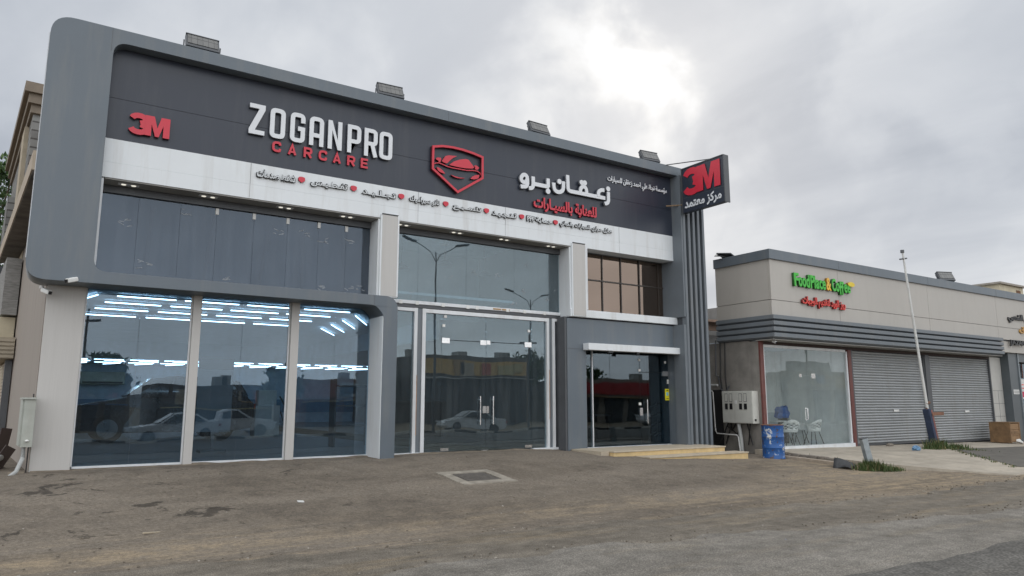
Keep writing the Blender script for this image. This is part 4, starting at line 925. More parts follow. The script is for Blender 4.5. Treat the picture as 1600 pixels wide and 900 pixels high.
# tiled pillar and continuing wall, roof hut
b2('tiled_pillar', 31.46, 32.35, -1.0, -0.7, 0.0, 3.374, M('pale_tile', (0.52, 0.51, 0.48), 0.4, 0, 0.05, 2, dirt=(0.4, 0.37, 0.32), dirt_amt=0.4))
for z in (0.55, 1.05, 1.55, 2.05): b2('tile_joint', 31.47, 32.34, -1.004, -0.999, z, z+0.012, lampbody)
b2('tile_joint', 31.9, 31.912, -1.0045, -0.9995, 0.1, 2.06, lampbody)
b2('rear_block', 24, 50, 3.3, 12, 0, 5.6, greywall)
m = MB(); m.box(45.2, 48.2, 4, 6.6, 5.9, 8.25); hut = m.build('roof_hut', M('cream_render', (0.55, 0.49, 0.36), 0.8, dirt=(0.4,0.34,0.25), dirt_amt=0.4), P2)
b2('hut_roof', 45.05, 48.35, 3.85, 6.8, 8.251, 8.36, M('hut_slab', (0.32, 0.29, 0.25), 0.8), hut); b2('hut_window', 47.3, 47.8, 3.97, 3.999, 7.6, 8.05, M('hut_opening', (0.16, 0.08, 0.04), 0.8), hut)
mm = MB(); mm.tube([(45, 3.9, 7.5), (49, 2, 7.2), (54, 0, 7.0)], 0.04, 6); mm.build('roof_pipe', lampbody, P2)
# scrap sheet on the parapet corner
m = MB(); m.obox((17.55, 0.1, 6.08), 0.5, 0.5, 0.03, (0.15, 0.25, 0.2)); m.obox((17.40, 0.25, 6.12), 0.35, 0.3, 0.02, (0.1, -0.35, 0.5))
m.build('loose_sheet', lampbody, None, label='bent scrap of metal sheet lying on the parapet corner of the low shops', cat='scrap')

# cafe sign
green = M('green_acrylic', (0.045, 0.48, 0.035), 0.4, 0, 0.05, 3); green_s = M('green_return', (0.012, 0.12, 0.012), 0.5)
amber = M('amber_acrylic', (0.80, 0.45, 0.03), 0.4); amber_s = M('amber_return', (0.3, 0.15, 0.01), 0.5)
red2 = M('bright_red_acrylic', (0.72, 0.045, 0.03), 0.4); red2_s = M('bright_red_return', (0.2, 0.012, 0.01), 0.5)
QY = -1.502
t = thing('cafe_sign', (19.9, QY, 4.7), 'bright green raised letters with an amber ampersand on the beige shop wall', 'sign')
word = [('F',18.43,.22,0,.40),('o',18.645,.17,0,.29),('o',18.825,.17,0,.29),('d',19.005,.17,0,.40),('P',19.215,.19,0,.40),('l',19.41,.055,0,.40),('a',19.485,.16,0,.29),('c',19.66,.15,0,.29),('e',19.82,.16,0,.29),('&',20.02,.24,0,.40),('C',20.31,.20,0,.40),('o',20.52,.17,0,.29),('f',20.69,.13,-.08,.43),('f',20.80,.13,-.08,.43),('e',20.95,.16,0,.29),('e',21.125,.16,0,.29)]
for ch, x, wd, dz, h_ in word:
    am = ch == '&'
    text('letter', ch, (x, x+wd, 5.005+dz, 5.005+dz+h_), QY-0.085, 0.085, [amber, amber_s] if am else [green, green_s], t, 0.03)
ov = [(21.33+0.185*math.cos(a)+0.0*math.sin(a), 5.30+0.075*math.sin(a)) for a in [k*2*math.pi/20 for k in range(20)]]
shape('badge', [ov], QY-0.10, 0.10, [M('yellow_badge', (0.75, 0.55, 0.03), 0.4), amber_s], t)
text('lettering', arabic('روز الورد لتقديم الوجبات'), (18.78, 20.96, 4.40, 4.74), QY-0.075, 0.075, [red2, red2_s], None, 0.03,
     label='bright red raised Arabic lettering under the green cafe sign', cat='sign').name = 'cafe_subtitle_sign'
# neighbouring shop at the picture edge
t = thing('neighbour_sign', (33.2, QY, 3.8), 'black and gold raised lettering at the far end of the beige shop wall', 'sign')
text('lettering', 'JAZAN', (32.12, 33.45, 3.80, 4.06), QY-0.05, 0.05, black, t, 0.03)
text('lettering', arabic('جازان الشعبي'), (32.15, 34.6, 4.75, 5.13), QY-0.05, 0.05, black, t, 0.03)
text('lettering', arabic('مذاق'), (33.05, 34.4, 4.36, 4.66), QY-0.05, 0.05, M('gold_letter', (0.50, 0.27, 0.06), 0.4), t, 0.03)
NB = thing('portal_front', (34.5, -1.3, 0.05), 'dark grey portal of the next shop at the right edge of the picture', 'shopfront')
pdark = M('dark_grey_tile', (0.085, 0.10, 0.11), 0.35, 0, 0.1, 3)
bx('pier', 32.36, 33.20, -1.30, -0.6, -0.02, 3.56, pdark, NB, 0.006); bx('lintel', 33.2005, 39, -1.298, -0.6, 3.22, 3.55, pdark, NB)
bx('shop_glass', 33.2, 39, -0.9, -0.88, 0.1, 3.2, g_off, NB); bx('back_room', 33.2, 39, 0.5, 0.6, 0.0, 3.3, M('dim_maroon_room', (0.07, 0.03, 0.025), 0.8), NB)
bx('edge_trim', 33.12, 33.20, -1.335, -1.301, 0.0, 3.55, M('trim_grey', (0.22, 0.25, 0.27), 0.4), NB)
for z in (2.72, 2.5, 1.35, 0.75): bx('shelf', 33.25, 36, -0.6, -0.35, z, z+0.05, M('shelf_wood_%d' % int(z*100), (0.20, 0.11, 0.05), 0.7), NB)
for x in (33.5, 33.8, 34.1, 34.4): bx('glazing_bar', x, x+0.05, -0.94, -0.905, 2.6, 3.2, maroon, NB)
ps = bx('poster', 33.35, 34.6, -0.935, -0.905, 1.75, 2.55, white_plastic, NB)
for z, x0, x1 in ((2.30, 33.55, 34.4), (2.16, 33.5, 34.5)): bx('print_line', x0, x1, -0.9385, -0.9355, z, z+0.04, red2, ps)
bx('print_block', 33.45, 34.55, -0.9385, -0.9355, 1.80, 2.04, M('crimson_print', (0.55, 0.02, 0.08), 0.5), ps)
nt_ = bx('notice_plate', 32.52, 33.0, -1.312, -1.3005, 1.92, 2.10, white_plastic, NB)
for z in (2.04, 2.0, 1.96): bx('print_line', 32.55, 32.97, -1.3145, -1.3125, z, z+0.014, black, nt_)
b2('end_wing', 39, 46, -0.9, 0.4, 0, 4.04, greywall); b2('wing_wall', 31.41, 46, -1.43, -0.9, 3.56, 4.04, panel)
m = MB(); m.add([(34.3,-1.55,5.7),(38,-2.4,5.55),(38,-1.5,5.55),(34.3,-1.5,5.7),(35.0,-1.55,5.2),(38,-2.4,5.2),(38,-1.5,5.2),(35,-1.5,5.2)], [(0,1,2,3),(4,7,6,5),(0,4,5,1),(1,5,6,2),(2,6,7,3),(3,7,4,0)])
m.build('awning_edge', pdark, NB)

# ------------------------------------------------------------------ things by the concrete side wall
t = thing('meter_cabinet', (17.35, -0.3, 1.0), 'pale grey electricity meter cabinet on the raw concrete side wall of the cafe', 'meter box')
cab = M('meter_cabinet_grey', (0.60, 0.60, 0.555), 0.5, 0.1, 0.06, 4, dirt=(0.33, 0.3, 0.25), dirt_amt=0.4)
m = MB(); m.box(17.20, 17.459, -0.84, 0.27, 1.0, 1.93); m.build('cabinet_body', cab, t, False, 0.01)
bx('door', 17.188, 17.1995, -0.82, 0.25, 1.02, 1.90, cab, t)
for y in (0.10, -0.07, -0.42, -0.59):
    fr = bx('meter_window', 17.180, 17.1875, y-0.055, y+0.055, 1.62, 1.86, lampbody, t); bx('pane', 17.1775, 17.1798, y-0.045, y+0.045, 1.632, 1.848, cab, fr)
    bx('breaker', 17.178, 17.1875, y-0.05, y+0.05, 1.40, 1.57, black, t)
bx('lock', 17.176, 17.1875, -0.29, -0.21, 1.56, 1.66, white_plastic, t); bx('lock', 17.25, 17.32, -0.852, -0.841, 1.07, 1.13, black, t)
pvc = M('grey_pvc_pipe', (0.40, 0.41, 0.40), 0.5); cabl = M('black_cable', (0.02, 0.02, 0.02), 0.5)
mm = MB(); mm.tube([(17.30, -0.22, 1.0), (17.28, -0.30, 0.6), (17.26, -0.34, 0.15)], 0.055, 10); mm.build('conduit', pvc, t, True)
for y0, dy in ((0.18, 0.35), (0.05, 0.25), (-0.5, -0.18), (-0.62, 0.1)):
    mm = MB(); pts = [(17.33, y0+dy*math.sin(k*0.35)*(1), 1.0-0.62*math.sin(k*math.pi/9*0.98)) for k in range(9)]; mm.tube(pts, 0.018, 6); mm.build('cable', cabl, t, True)
t = thing('wall_conduit', (17.3, 0.5, 0.2), 'bent white water pipe beside the dark opening between the buildings', 'pipe')
mm = MB(); mm.tube([(17.35, 1.15, 1.95), (17.3, 0.72, 1.95), (17.28, 0.68, 1.9), (17.26, 0.62, 0.75), (17.24, 0.55, 0.68), (17.2, -0.22, 0.66), (17.2, -0.27, 0.6), (17.2, -0.33, 0.1)], 0.017, 8); mm.build('pipe', white_plastic, t, True)
mm = MB(); mm.tube([(17.35, 1.1, 2.12), (17.3, 0.5, 2.12)], 0.035, 8); mm.build('pipe', pvc, t, True)
mm = MB(); mm.tube([(17.40, 0.36, 1.9), (17.40, 0.30, 0.85)], 0.03, 8); mm.build('pipe', pvc, t, True)
t = thing('hanging_cable', (17.4, 0.4, 0.5), 'black cables hanging down the concrete side wall by the gap', 'cable')
for y, z0 in ((0.44, 0.9), (0.62, 2.0), (0.26, 0.8)):
    mm = MB(); mm.tube([(17.43, y, 3.5), (17.42, y+0.03, 2.4), (17.42, y-0.05, z0+0.4), (17.40, y-0.15, z0), (17.38, y-0.35, z0-0.12), (17.38, y-0.5, z0+0.1)], 0.02, 6); mm.build('cable', cabl if y < 0.6 else lampbody, t, True)
bx('passage_wall', 15.51, 17.45, 2.4, 2.5, 0.0, 3.6, greywall, None, label='grey rendered wall closing the passage between the two buildings', cat='wall')
bx('dark_opening', 17.435, 17.459, 0.47, 1.5, 0.2, 1.98, M('dark_doorway', (0.012, 0.012, 0.013), 0.9), None, label='black doorway in the passage between ribbed tower and meter cabinet', cat='doorway')
m = MB()
for k in range(10): m.obox((20.5+0.1*k, 5.5+0.5*k, 4.85+0.02*k), 5, 0.46, 0.05, (0.05, -0.03, 0.02))
m.box(19, 25, 4.9, 5.0, 4.42, 4.78); m.box(19, 25, 4.6, 4.898, 4.72, 4.80)
m.build('shed_roof', M('brown_board', (0.34, 0.23, 0.17), 0.85, 0, 0.3, 3), None, label='brown boarded shed roof seen in the gap behind the low shops', cat='roof')
bx('shed', 18.2, 23.4, 5.35, 10, 0, 4.28, greywall, None, label='grey shed standing behind the concrete wall of the cafe', cat='shed')

# blue oil drum
dm, t_, b_ = new_mat('scuffed_blue_paint')
tcn = t_.nodes.new('ShaderNodeTexCoord'); na = t_.nodes.new('ShaderNodeTexNoise'); na.inputs['Scale'].default_value = 5.5; na.inputs['Detail'].default_value = 8; na.inputs['Roughness'].default_value = 0.7
t_.links.new(tcn.outputs['Object'], na.inputs['Vector'])
c_ = mixc(t_, mrange(t_, na.outputs['Fac'], 0.35, 0.65, 0, 1), (0.012, 0.075, 0.26), (0.03, 0.13, 0.38))
c_ = mixc(t_, mrange(t_, na.outputs['Fac'], 0.572, 0.60, 0, 1), c_, (0.62, 0.62, 0.60)); c_ = mixc(t_, mrange(t_, na.outputs['Fac'], 0.43, 0.39, 0, 1), c_, (0.09, 0.055, 0.035))
t_.links.new(c_, b_.inputs['Base Color']); b_.inputs['Roughness'].default_value = 0.5
t = thing('oil_drum', (16.55, -1.95, gz(16.55, -1.95)-0.01), 'scuffed blue steel drum with white paint marks at the cafe corner', 'drum')
zb = gz(16.55, -1.95)-0.01
m = MB(); m.lathe([(0.275, 0), (0.29, 0.01), (0.29, 0.03), (0.28, 0.045), (0.28, 0.28), (0.292, 0.295), (0.28, 0.31), (0.28, 0.56), (0.292, 0.575), (0.28, 0.59), (0.28, 0.835), (0.29, 0.85), (0.29, 0.88), (0.278, 0.885), (0.272, 0.862)], (16.55, -1.95, zb), 32)
m.build('drum_body', dm, t, True)
m = MB(); m.lathe([(0.27, 0.862), (0.27, 0.868)], (16.55, -1.95, zb), 24); m.build('lid', M('rusty_lid', (0.16, 0.09, 0.05), 0.8, 0.2, 0.4, 8), t)
m = MB(); m.lathe([(0.284, 0.872), (0.297, 0.876), (0.297, 0.89), (0.284, 0.893)], (16.55, -1.95, zb), 32); m.build('rim', M('rusty_rim', (0.20, 0.10, 0.06), 0.8, 0.2, 0.4, 9), t, True)
# plank along the forecourt edge, broken blocks, black scrap
def plank(name, a, b, wd, th, mat, label, cat):
    a, b = Vector(a), Vector(b); d = (b-a).normalized(); s = Vector((-d.y, d.x, 0)).normalized()*wd/2; u = Vector((0, 0, th)); m = MB()
    m.add([a-s, a+s, b+s, b-s, a-s+u, a+s+u, b+s+u, b-s+u], [(0,3,2,1),(4,5,6,7),(0,1,5,4),(1,2,6,5),(2,3,7,6),(3,0,4,7)])
    return m.build(name, mat, None, False, 0.004, label=label, cat=cat)
plank('plank', (16.95, -1.75, gz(16.95, -1.75)+0.0), (16.75, -3.85, gz(16.75, -3.85)+0.0), 0.17, 0.075, M('weathered_plank', (0.36, 0.30, 0.235), 0.85, 0, 0.2, 8), 'long weathered plank lying along the concrete forecourt edge', 'plank')
bl = random.Random(4)
kb = M('broken_kerb', (0.23, 0.20, 0.17), 0.95, 0, 0.3, 8, 0.5, 40)
for k in range(9):
    y = -1.35 - k*0.27; m = MB(); m.obox((17.19+bl.uniform(-.03,.03), y, gz(17.2, y)+0.05), 0.15+bl.uniform(0,.05), 0.22, 0.13+bl.uniform(-.02,.05), (bl.uniform(-.1,.1), bl.uniform(-.15,.15), bl.uniform(-.1,.1)))
    m.build('broken_block', kb, None, False, 0.012, label='broken concrete block in the row between plank and forecourt', cat='block', group='broken blocks along the forecourt edge')
bm_ = MB()
vs = []; fs = []
for i in range(9):
    for j in range(6):
        u, v = i/8, j/5; vs.append((16.0+0.62*u-0.1*v, -4.50+0.25*u+0.42*v, gz(16.3, -4.4)+0.02+0.17*math.sin(u*3.0)*(0.35+0.65*v)+0.07*math.sin(u*9+v*5)*0.6+0.04*v))
for i in range(8):
    for j in range(5): fs.append((i*6+j, (i+1)*6+j, (i+1)*6+j+1, i*6+j+1))
bm_.add(vs, fs); o_ = bm_.build('rubber_scrap', M('black_rubber', (0.035, 0.037, 0.04), 0.55, 0, 0.3, 5), None, True, label='crumpled black rubber scrap at the end of the plank', cat='scrap')
so_ = o_.modifiers.new('thick', 'SOLIDIFY'); so_.thickness = 0.02
# leaning bollard
t = thing('bollard', (16.55, -4.62, 0.02), 'short leaning grey steel bollard standing in the grass tuft', 'bollard')
m = MB(); r_ = Euler((R(0), R(-13), R(-20))).to_matrix(); m.obox(Vector((16.50, -4.60, 0.38)), 0.15, 0.12, 0.78, r_); m.build('post', M('galvanised_post', (0.36, 0.40, 0.42), 0.45, 0.4, 0.15, 6, dirt=(0.2,0.16,0.12), dirt_amt=0.4), t, False, 0.006)
m = MB(); m.obox(Vector((16.50, -4.60, 0.38)) + r_ @ Vector((0, 0, 0.397)), 0.17, 0.14, 0.014, r_); m.build('cap', lampbody, t)
# pole in its boxed base
t = thing('leaning_pole', (24.35, -2.2, 0.15), 'thin white pole leaning out of a dark blue and red base before the shutters', 'pole')
m = MB(); a = Vector((24.42, -2.2, 0.1)); b = Vector((24.08, -2.2, 1.40)); rr = Euler((0, math.atan2(b.x-a.x, b.z-a.z), R(0))).to_matrix(); m.obox((a+b)/2 - Vector((0.06, 0, 0)), 0.13, 0.20, 1.32, rr); m.build('base_side', M('dark_blue_board', (0.03, 0.045, 0.085), 0.7, 0, 0.3, 5), t)
m = MB(); m.obox((a+b)/2 + Vector((0.058, 0, -0.02)), 0.09, 0.20, 1.28, rr); m.build('base_side', M('faded_red_board', (0.24, 0.10, 0.085), 0.8, 0, 0.3, 5), t)
m = MB(); m.tube([(24.12, -2.2, 1.1), (23.40, -2.2, 6.50)], [0.048, 0.030], 12); m.build('pole_shaft', M('pale_pole_paint', (0.62, 0.62, 0.60), 0.5, 0, 0.1, 4), t, True)
m = MB(); m.tube([(23.20, -2.2, 6.22), (23.62, -2.2, 6.30)], 0.025, 8); m.build('cross_piece', lampbody, t)
m = MB(); m.lathe([(0.06, 0), (0.06, 0.09)], (23.39, -2.2, 6.46), 10); m.build('pole_cap', lampbody, t)
m = MB(); m.obox((24.50, -2.25, 1.235), 0.72, 0.14, 0.10, (0, R(-1), 0)); m.build('arm_board', M('rusty_board', (0.22, 0.11, 0.07), 0.85, 0, 0.3, 5), t)
m = MB(); m.tube([(24.05, -2.2, 1.38), (24.05, -2.2, 1.55), (24.2, -2.22, 1.6)], 0.05, 8); m.build('pole_clamp', M('rust_clamp', (0.15, 0.08, 0.05), 0.8), t)
# crate
t = thing('wooden_crate', (30.6, -1.65, 0.12), 'brown wooden crate leaning beside the shutter and tiled pillar', 'crate')
wd_ = M('crate_wood', (0.27, 0.165, 0.085), 0.8, 0, 0.3, 6, stretch=(0.6, 3, 8)); wd2 = M('crate_batten', (0.20, 0.12, 0.06), 0.8, 0, 0.3, 6)
for k in range(3): m = MB(); m.box(30.22, 30.98, -1.985, -1.95, 0.15+0.225*k, 0.15+0.225*k+0.215); m.box(30.195, 30.2195, -1.985, -1.29, 0.15+0.225*k, 0.15+0.225*k+0.21); m.build('board', wd_, t)
for x in (30.18, 30.92): m = MB(); m.box(x, x+0.08, -2.0, -1.3, 0.12, 0.84); m.build('corner_batten', wd2, t)
m = MB(); m.box(30.26, 30.92, -2.005, -1.99, 0.44, 0.53); m.box(30.175, 30.19, -1.9, -1.35, 0.46, 0.54); m.build('batten', wd2, t); m = MB(); m.box(30.17, 31.01, -2.0, -1.28, 0.845, 0.87); m.build('lid_board', wd2, t)
m = MB(); m.box(30.26, 30.92, -1.32, -1.28, 0.12, 0.83); m.build('board', wd_, t)
m = MB(); m.obox((30.35, -2.2, 0.16), 0.3, 0.2, 0.05, (0.3, 0.2, 0.4)); m.obox((30.48, -2.15, 0.19), 0.2, 0.12, 0.04, (-.2, -.5, 0.9)); m.build('paper_scrap', white_plastic, None, label='white scrap of paper on the ground before the wooden crate', cat='litter')
# plastic bag
def blob(name, c, r, mat, label, cat, seed=1, sz=(1, 1, 1)):
    bmx = bmesh.new(); bmesh.ops.create_icosphere(bmx, subdivisions=3, radius=1.0); q = random.Random(seed); off = q.uniform(0, 50)
    for v in bmx.verts:
        k = 1 + 0.28*vn(v.co.x*2+off, v.co.y*2+v.co.z*1.7, 1.3) + 0.12*vn(v.co.x*5+off, v.co.z*5-v.co.y*3, 1.1)
        v.co = Vector((c[0]+v.co.x*r*k*sz[0], c[1]+v.co.y*r*k*sz[1], max(c[2]+v.co.z*r*k*sz[2], c[2]-r*0.55*sz[2])))
    me = bpy.data.meshes.new(name); bmx.to_mesh(me); bmx.free(); return finish(me, name, mat, None, False, label=label, cat=cat)
blob('plastic_bag', (22.35, -2.65, zs(22.35, -2.65)+0.06), 0.13, M('blue_film', (0.16, 0.30, 0.48), 0.4, 0, 0.3, 6), 'crumpled pale blue plastic bag beside the grass at the pole', 'bag', 3, (1.2, 0.8, 0.7))
blob('rubble_stone', (23.4, -1.25, zs(23.4, -1.25)+0.04), 0.10, kb, 'small stone lump propping the foot of the first shutter', 'stone', 5, (1.6, 0.8, 0.6))
# grass
grass_m = M('tuft_grass', (0.060, 0.092, 0.026), 0.7, 0, 0.35, 5); dry_m = M('dry_grass', (0.20, 0.165, 0.075), 0.8)
def grass(name, spots, n, seed, zf):
    q = random.Random(seed); m = MB()
    for k in range(n):
        cx_, cy_, sx, sy, hh = q.choice(spots); x = q.gauss(cx_, sx); y = q.gauss(cy_, sy); z = zf(x, y)-0.01; h_ = hh*q.uniform(0.35, 1.1); a = q.uniform(0, 6.28); l = q.uniform(0.1, 0.6)*h_; wd = q.uniform(0.006, 0.013)
        dx, dy = math.cos(a), math.sin(a); px, py = -dy*wd, dx*wd
        m.add([(x-px, y-py, z), (x+px, y+py, z), (x+dx*l*.4+px*.8, y+dy*l*.4+py*.8, z+h_*.6), (x+dx*l*.4-px*.8, y+dy*l*.4-py*.8, z+h_*.6), (x+dx*l, y+dy*l, z+h_)], [(0,1,2,3), (3,2,4)], 1 if q.random() < 0.16 else 0)
    return m.build(name, [grass_m, dry_m], None, kind='stuff')
grass('grass', [(16.42,-4.74,.10,.10,.27),(16.55,-4.86,.14,.10,.2),(16.25,-4.66,.10,.08,.2),(16.75,-5.0,.16,.08,.12)], 1500, 2, lambda x, y: max(gz(x, y), zs(x, y) if x > 17.3 else 0))
grass('grass', [(24.1,-2.4,.26,.10,.34),(23.7,-2.5,.18,.10,.22),(24.65,-2.7,.22,.14,.18),(24.5,-3.1,.25,.25,.07)], 1500, 3, zs)

crack = [(24.3-0.43*k+random.uniform(-.1,.1), -2.6-0.36*k, 0.10, 0.06, random.uniform(0.05, 0.10)) for k in range(11)] + [(17.22, -1.4-0.33*k, 0.04, 0.08, random.uniform(0.04, 0.10)) for k in range(10)]
grass('weeds', crack, 380, 6, lambda x, y: zs(x, y)+0.008 if x > 17.3 else gz(x, y))
# ------------------------------------------------------------------ cafe furniture behind the glass
wh = M('white_shell_plastic', (0.66, 0.68, 0.67), 0.4); bk = M('black_leg_metal', (0.02, 0.02, 0.022), 0.4)
def cafe_chair(label):
    t = thing('shell_chair', (0, 0, 0), label, 'chair', 'white chairs in the cafe window')
    vs = []; fs = []; nu, nv = 13, 9
    for i in range(nu):
        a = R(-115 + 230*i/(nu-1))
        for j in range(nv):
            v = j/(nv-1); top = 0.64 + 0.17*max(0, math.cos(a))**1.2; z = 0.44 + (top-0.44)*v; r = 0.215 + 0.055*v
            vs.append((r*math.sin(a)*1.08, r*math.cos(a), z))
    for i in range(nu-1):
        for j in range(nv-1):
            if 1 < j < 6 and (i+j) % 2 == 0 and 1 < i < nu-3: continue       # openings in the shell
            fs.append((i*nv+j, (i+1)*nv+j, (i+1)*nv+j+1, i*nv+j+1))
    m = MB(); m.add(vs, fs); b = m.build('backrest', wh, t, True); b.modifiers.new('thick', 'SOLIDIFY').thickness = 0.014
    m = MB(); m.lathe([(0.20, 0.425), (0.235, 0.44), (0.225, 0.455)], (0, 0, 0), 20); m.build('seat', wh, t, True)
    for sx in (-1, 1):
        for sy in (-1, 1): m = MB(); m.tube([(sx*0.12, sy*0.12, 0.43), (sx*0.23, sy*0.22, 0)], 0.013, 8); m.build('leg', bk, t)
    return t
c0 = cafe_chair('white shell chair in the cafe window nearest the blue drum'); place(c0, (19.55, -0.30, 0.263), R(150))
for lb, x, y, rz in (('white shell chair with its back against the cafe glass by the door', 20.72, -0.32, 185), ('white shell chair further inside the cafe beyond the small table', 21.45, 0.7, 20)):
    c = copy_tree(c0, lb); place(c, (x, y, 0.263), R(rz))
t = thing('cafe_table', (20.25, 0.5, 0.263), 'small round white table between the chairs in the cafe', 'table')
m = MB(); m.lathe([(0.36, 0.72), (0.37, 0.735), (0.36, 0.75)], (20.25, 0.5, 0.263), 28); m.build('tabletop', wh, t, True)
for k in range(4): a = k*math.pi/2+0.4; m = MB(); m.tube([(20.25+0.07*math.cos(a), 0.5+0.07*math.sin(a), 0.98), (20.25+0.32*math.cos(a), 0.5+0.32*math.sin(a), 0.263)], 0.014, 8); m.build('leg', bk, t)
blob('blue_cloth_bundle', (20.95, 0.95, 1.22), 0.27, M('blue_cloth', (0.02, 0.10, 0.34), 0.8, 0, 0.3, 6), 'blue cloth bundle on a stool behind the cafe table', 'cloth', 8, (1.0, 0.7, 1.0))
m = MB(); m.tube([(20.95, 0.95, 0.263), (20.95, 0.95, 1.09)], 0.16, 14); m.build('stool', bk, None, label='dark round stool carrying the blue cloth in the cafe', cat='stool')

# ------------------------------------------------------------------ block building and tree on the left
LB = thing('block_building', (-1.5, 10, 0.4), 'unfinished grey block building with a brown cornice behind the car care shop', 'building')
block_m, t_, b_ = new_mat('grey_block_wall')
tcn = t_.nodes.new('ShaderNodeTexCoord'); br = t_.nodes.new('ShaderNodeTexBrick'); mq = t_.nodes.new('ShaderNodeMapping'); mq.vector_type = 'POINT'; mq.inputs['Rotation'].default_value = (R(90), 0, R(90)); t_.links.new(tcn.outputs['Object'], mq.inputs[0])
sx_ = t_.nodes.new('ShaderNodeSeparateXYZ'); t_.links.new(tcn.outputs['Object'], sx_.inputs[0]); cx_n = t_.nodes.new('ShaderNodeCombineXYZ'); t_.links.new(mth(t_, 'ADD', sx_.outputs[0], sx_.outputs[1]), cx_n.inputs[0]); t_.links.new(sx_.outputs[2], cx_n.inputs[1]); t_.links.new(cx_n.outputs[0], br.inputs['Vector'])
br.inputs['Scale'].default_value = 1.0; br.inputs['Brick Width'].default_value = 0.42; br.inputs['Row Height'].default_value = 0.21; br.inputs['Mortar Size'].default_value = 0.018
br.inputs['Color1'].default_value = (0.27, 0.27, 0.26, 1); br.inputs['Color2'].default_value = (0.18, 0.175, 0.17, 1); br.inputs['Mortar'].default_value = (0.10, 0.095, 0.09, 1)
t_.links.new(br.outputs['Color'], b_.inputs['Base Color']); b_.inputs['Roughness'].default_value = 0.95
bpn = t_.nodes.new('ShaderNodeBump'); bpn.inputs['Strength'].default_value = 1.0; bpn.inputs['Distance'].default_value = 0.03; bpn.invert = True; t_.links.new(br.outputs['Fac'], bpn.inputs['Height']); t_.links.new(bpn.outputs[0], b_.inputs['Normal'])
def slanted(name, t0, t1, o0, o1, z0, z1, mat, parent=LB, tz=None):
    """box between distances t0..t1 along the side lane and offsets o0..o1 out from the side wall"""
    p = [sw(t0, o0), sw(t1, o0), sw(t1, o1), sw(t0, o1)]; m = MB()
    za = [z0]*4 if tz is None else tz[0]; zb_ = [z1]*4 if tz is None else tz[1]
    m.add([(a[0], a[1], z) for a, z in zip(p, za)] + [(a[0], a[1], z) for a, z in zip(p, zb_)], [(0,1,2,3),(7,6,5,4),(0,4,5,1),(1,5,6,2),(2,6,7,3),(3,7,4,0)])
    return m.build(name, mat, parent)
cornice_m = M('brown_cornice', (0.215, 0.175, 0.135), 0.8, 0, 0.15, 3)
slanted('upper_wall', 5.3, 12.3, -6, 0.20, 5.55, 8.7, block_m)
for k, (o, z0, z1) in enumerate(((0.26, 8.35, 8.55), (0.33, 8.551, 8.78), (0.42, 8.781, 9.02))): slanted('cornice', 5.2-0.1*k, 12.5, -6, o, z0, z1, cornice_m)
slanted('floor_slab', -0.5, 9.5, -0.02, 0.42, 5.42, 5.75, M('cream_slab_edge', (0.43, 0.36, 0.28), 0.8, 0, 0.1, 3))
slanted('slab_underside', -0.45, 9.45, -0.01, 0.40, 5.395, 5.418, M('dark_mottled_soffit', (0.13, 0.12, 0.11), 0.9, 0, 0.5, 2))  # underside sheet coloured much darker than the slab edge, with uneven tone
slanted('corner_pier', 6.3, 7.2, -0.1, 0.29, 5.76, 8.34, M('cream_pier', (0.42, 0.36, 0.27), 0.9, 0, 0.15, 4)); 
slanted('window_box', 9.6, 10.9, 0.201, 0.36, 6.0, 7.3, block_m); slanted('window_box', 11.4, 12.1, 0.201, 0.34, 5.8, 6.9, block_m)
slanted('lane_wall', 7.21, 24, -0.12, 0.02, 0.2, 5.39, M('lane_cream_wall', (0.48, 0.42, 0.31), 0.8, 0, 0.12, 3))
sh = slanted('shutter_box', 6.2, 10.5, 0.021, 0.42, 2.62, 3.12, M('cream_shutter_box', (0.36, 0.31, 0.235), 0.6))
for k in range(5): slanted('box_rib', 6.17, 6.199, 0.03, 0.415, 2.64+0.095*k, 2.70+0.095*k, M('box_rib_%d' % k, (0.40, 0.35, 0.27), 0.6), sh)
vs = MB()
for k in range(26): 
    z = 0.45 + k*0.083; p = [sw(6.6, 0.10), sw(10.3, 0.10), sw(10.3, 0.06), sw(6.6, 0.06)]; vs.add([(a[0], a[1], z) for a in p[:2]] + [(a[0], a[1], z+0.06) for a in p[:2]] + [(a[0], a[1], z+0.083) for a in p[2:]][::-1], [(0,1,3,2), (2,3,5,4)])
vs.build('roller_shutter', M('cream_roller_slat', (0.42, 0.345, 0.25), 0.6, 0, 0.1, 3), LB)
slanted('shutter_rail', 6.45, 6.6, 0.021, 0.16, 0.3, 2.6, lampbody)
slanted('weathered_screen', 6.7, 10.5, 0.03, 0.34, 3.7, 5.1, M('weathered_grey_board', (0.25, 0.245, 0.235), 0.9, 0, 0.35, 3, stretch=(2, 2, 14)))
slanted('cream_awning', 6.9, 10.6, 0.03, 0.62, 3.14, 3.66, M('cream_sheet', (0.55, 0.49, 0.36), 0.6), LB)
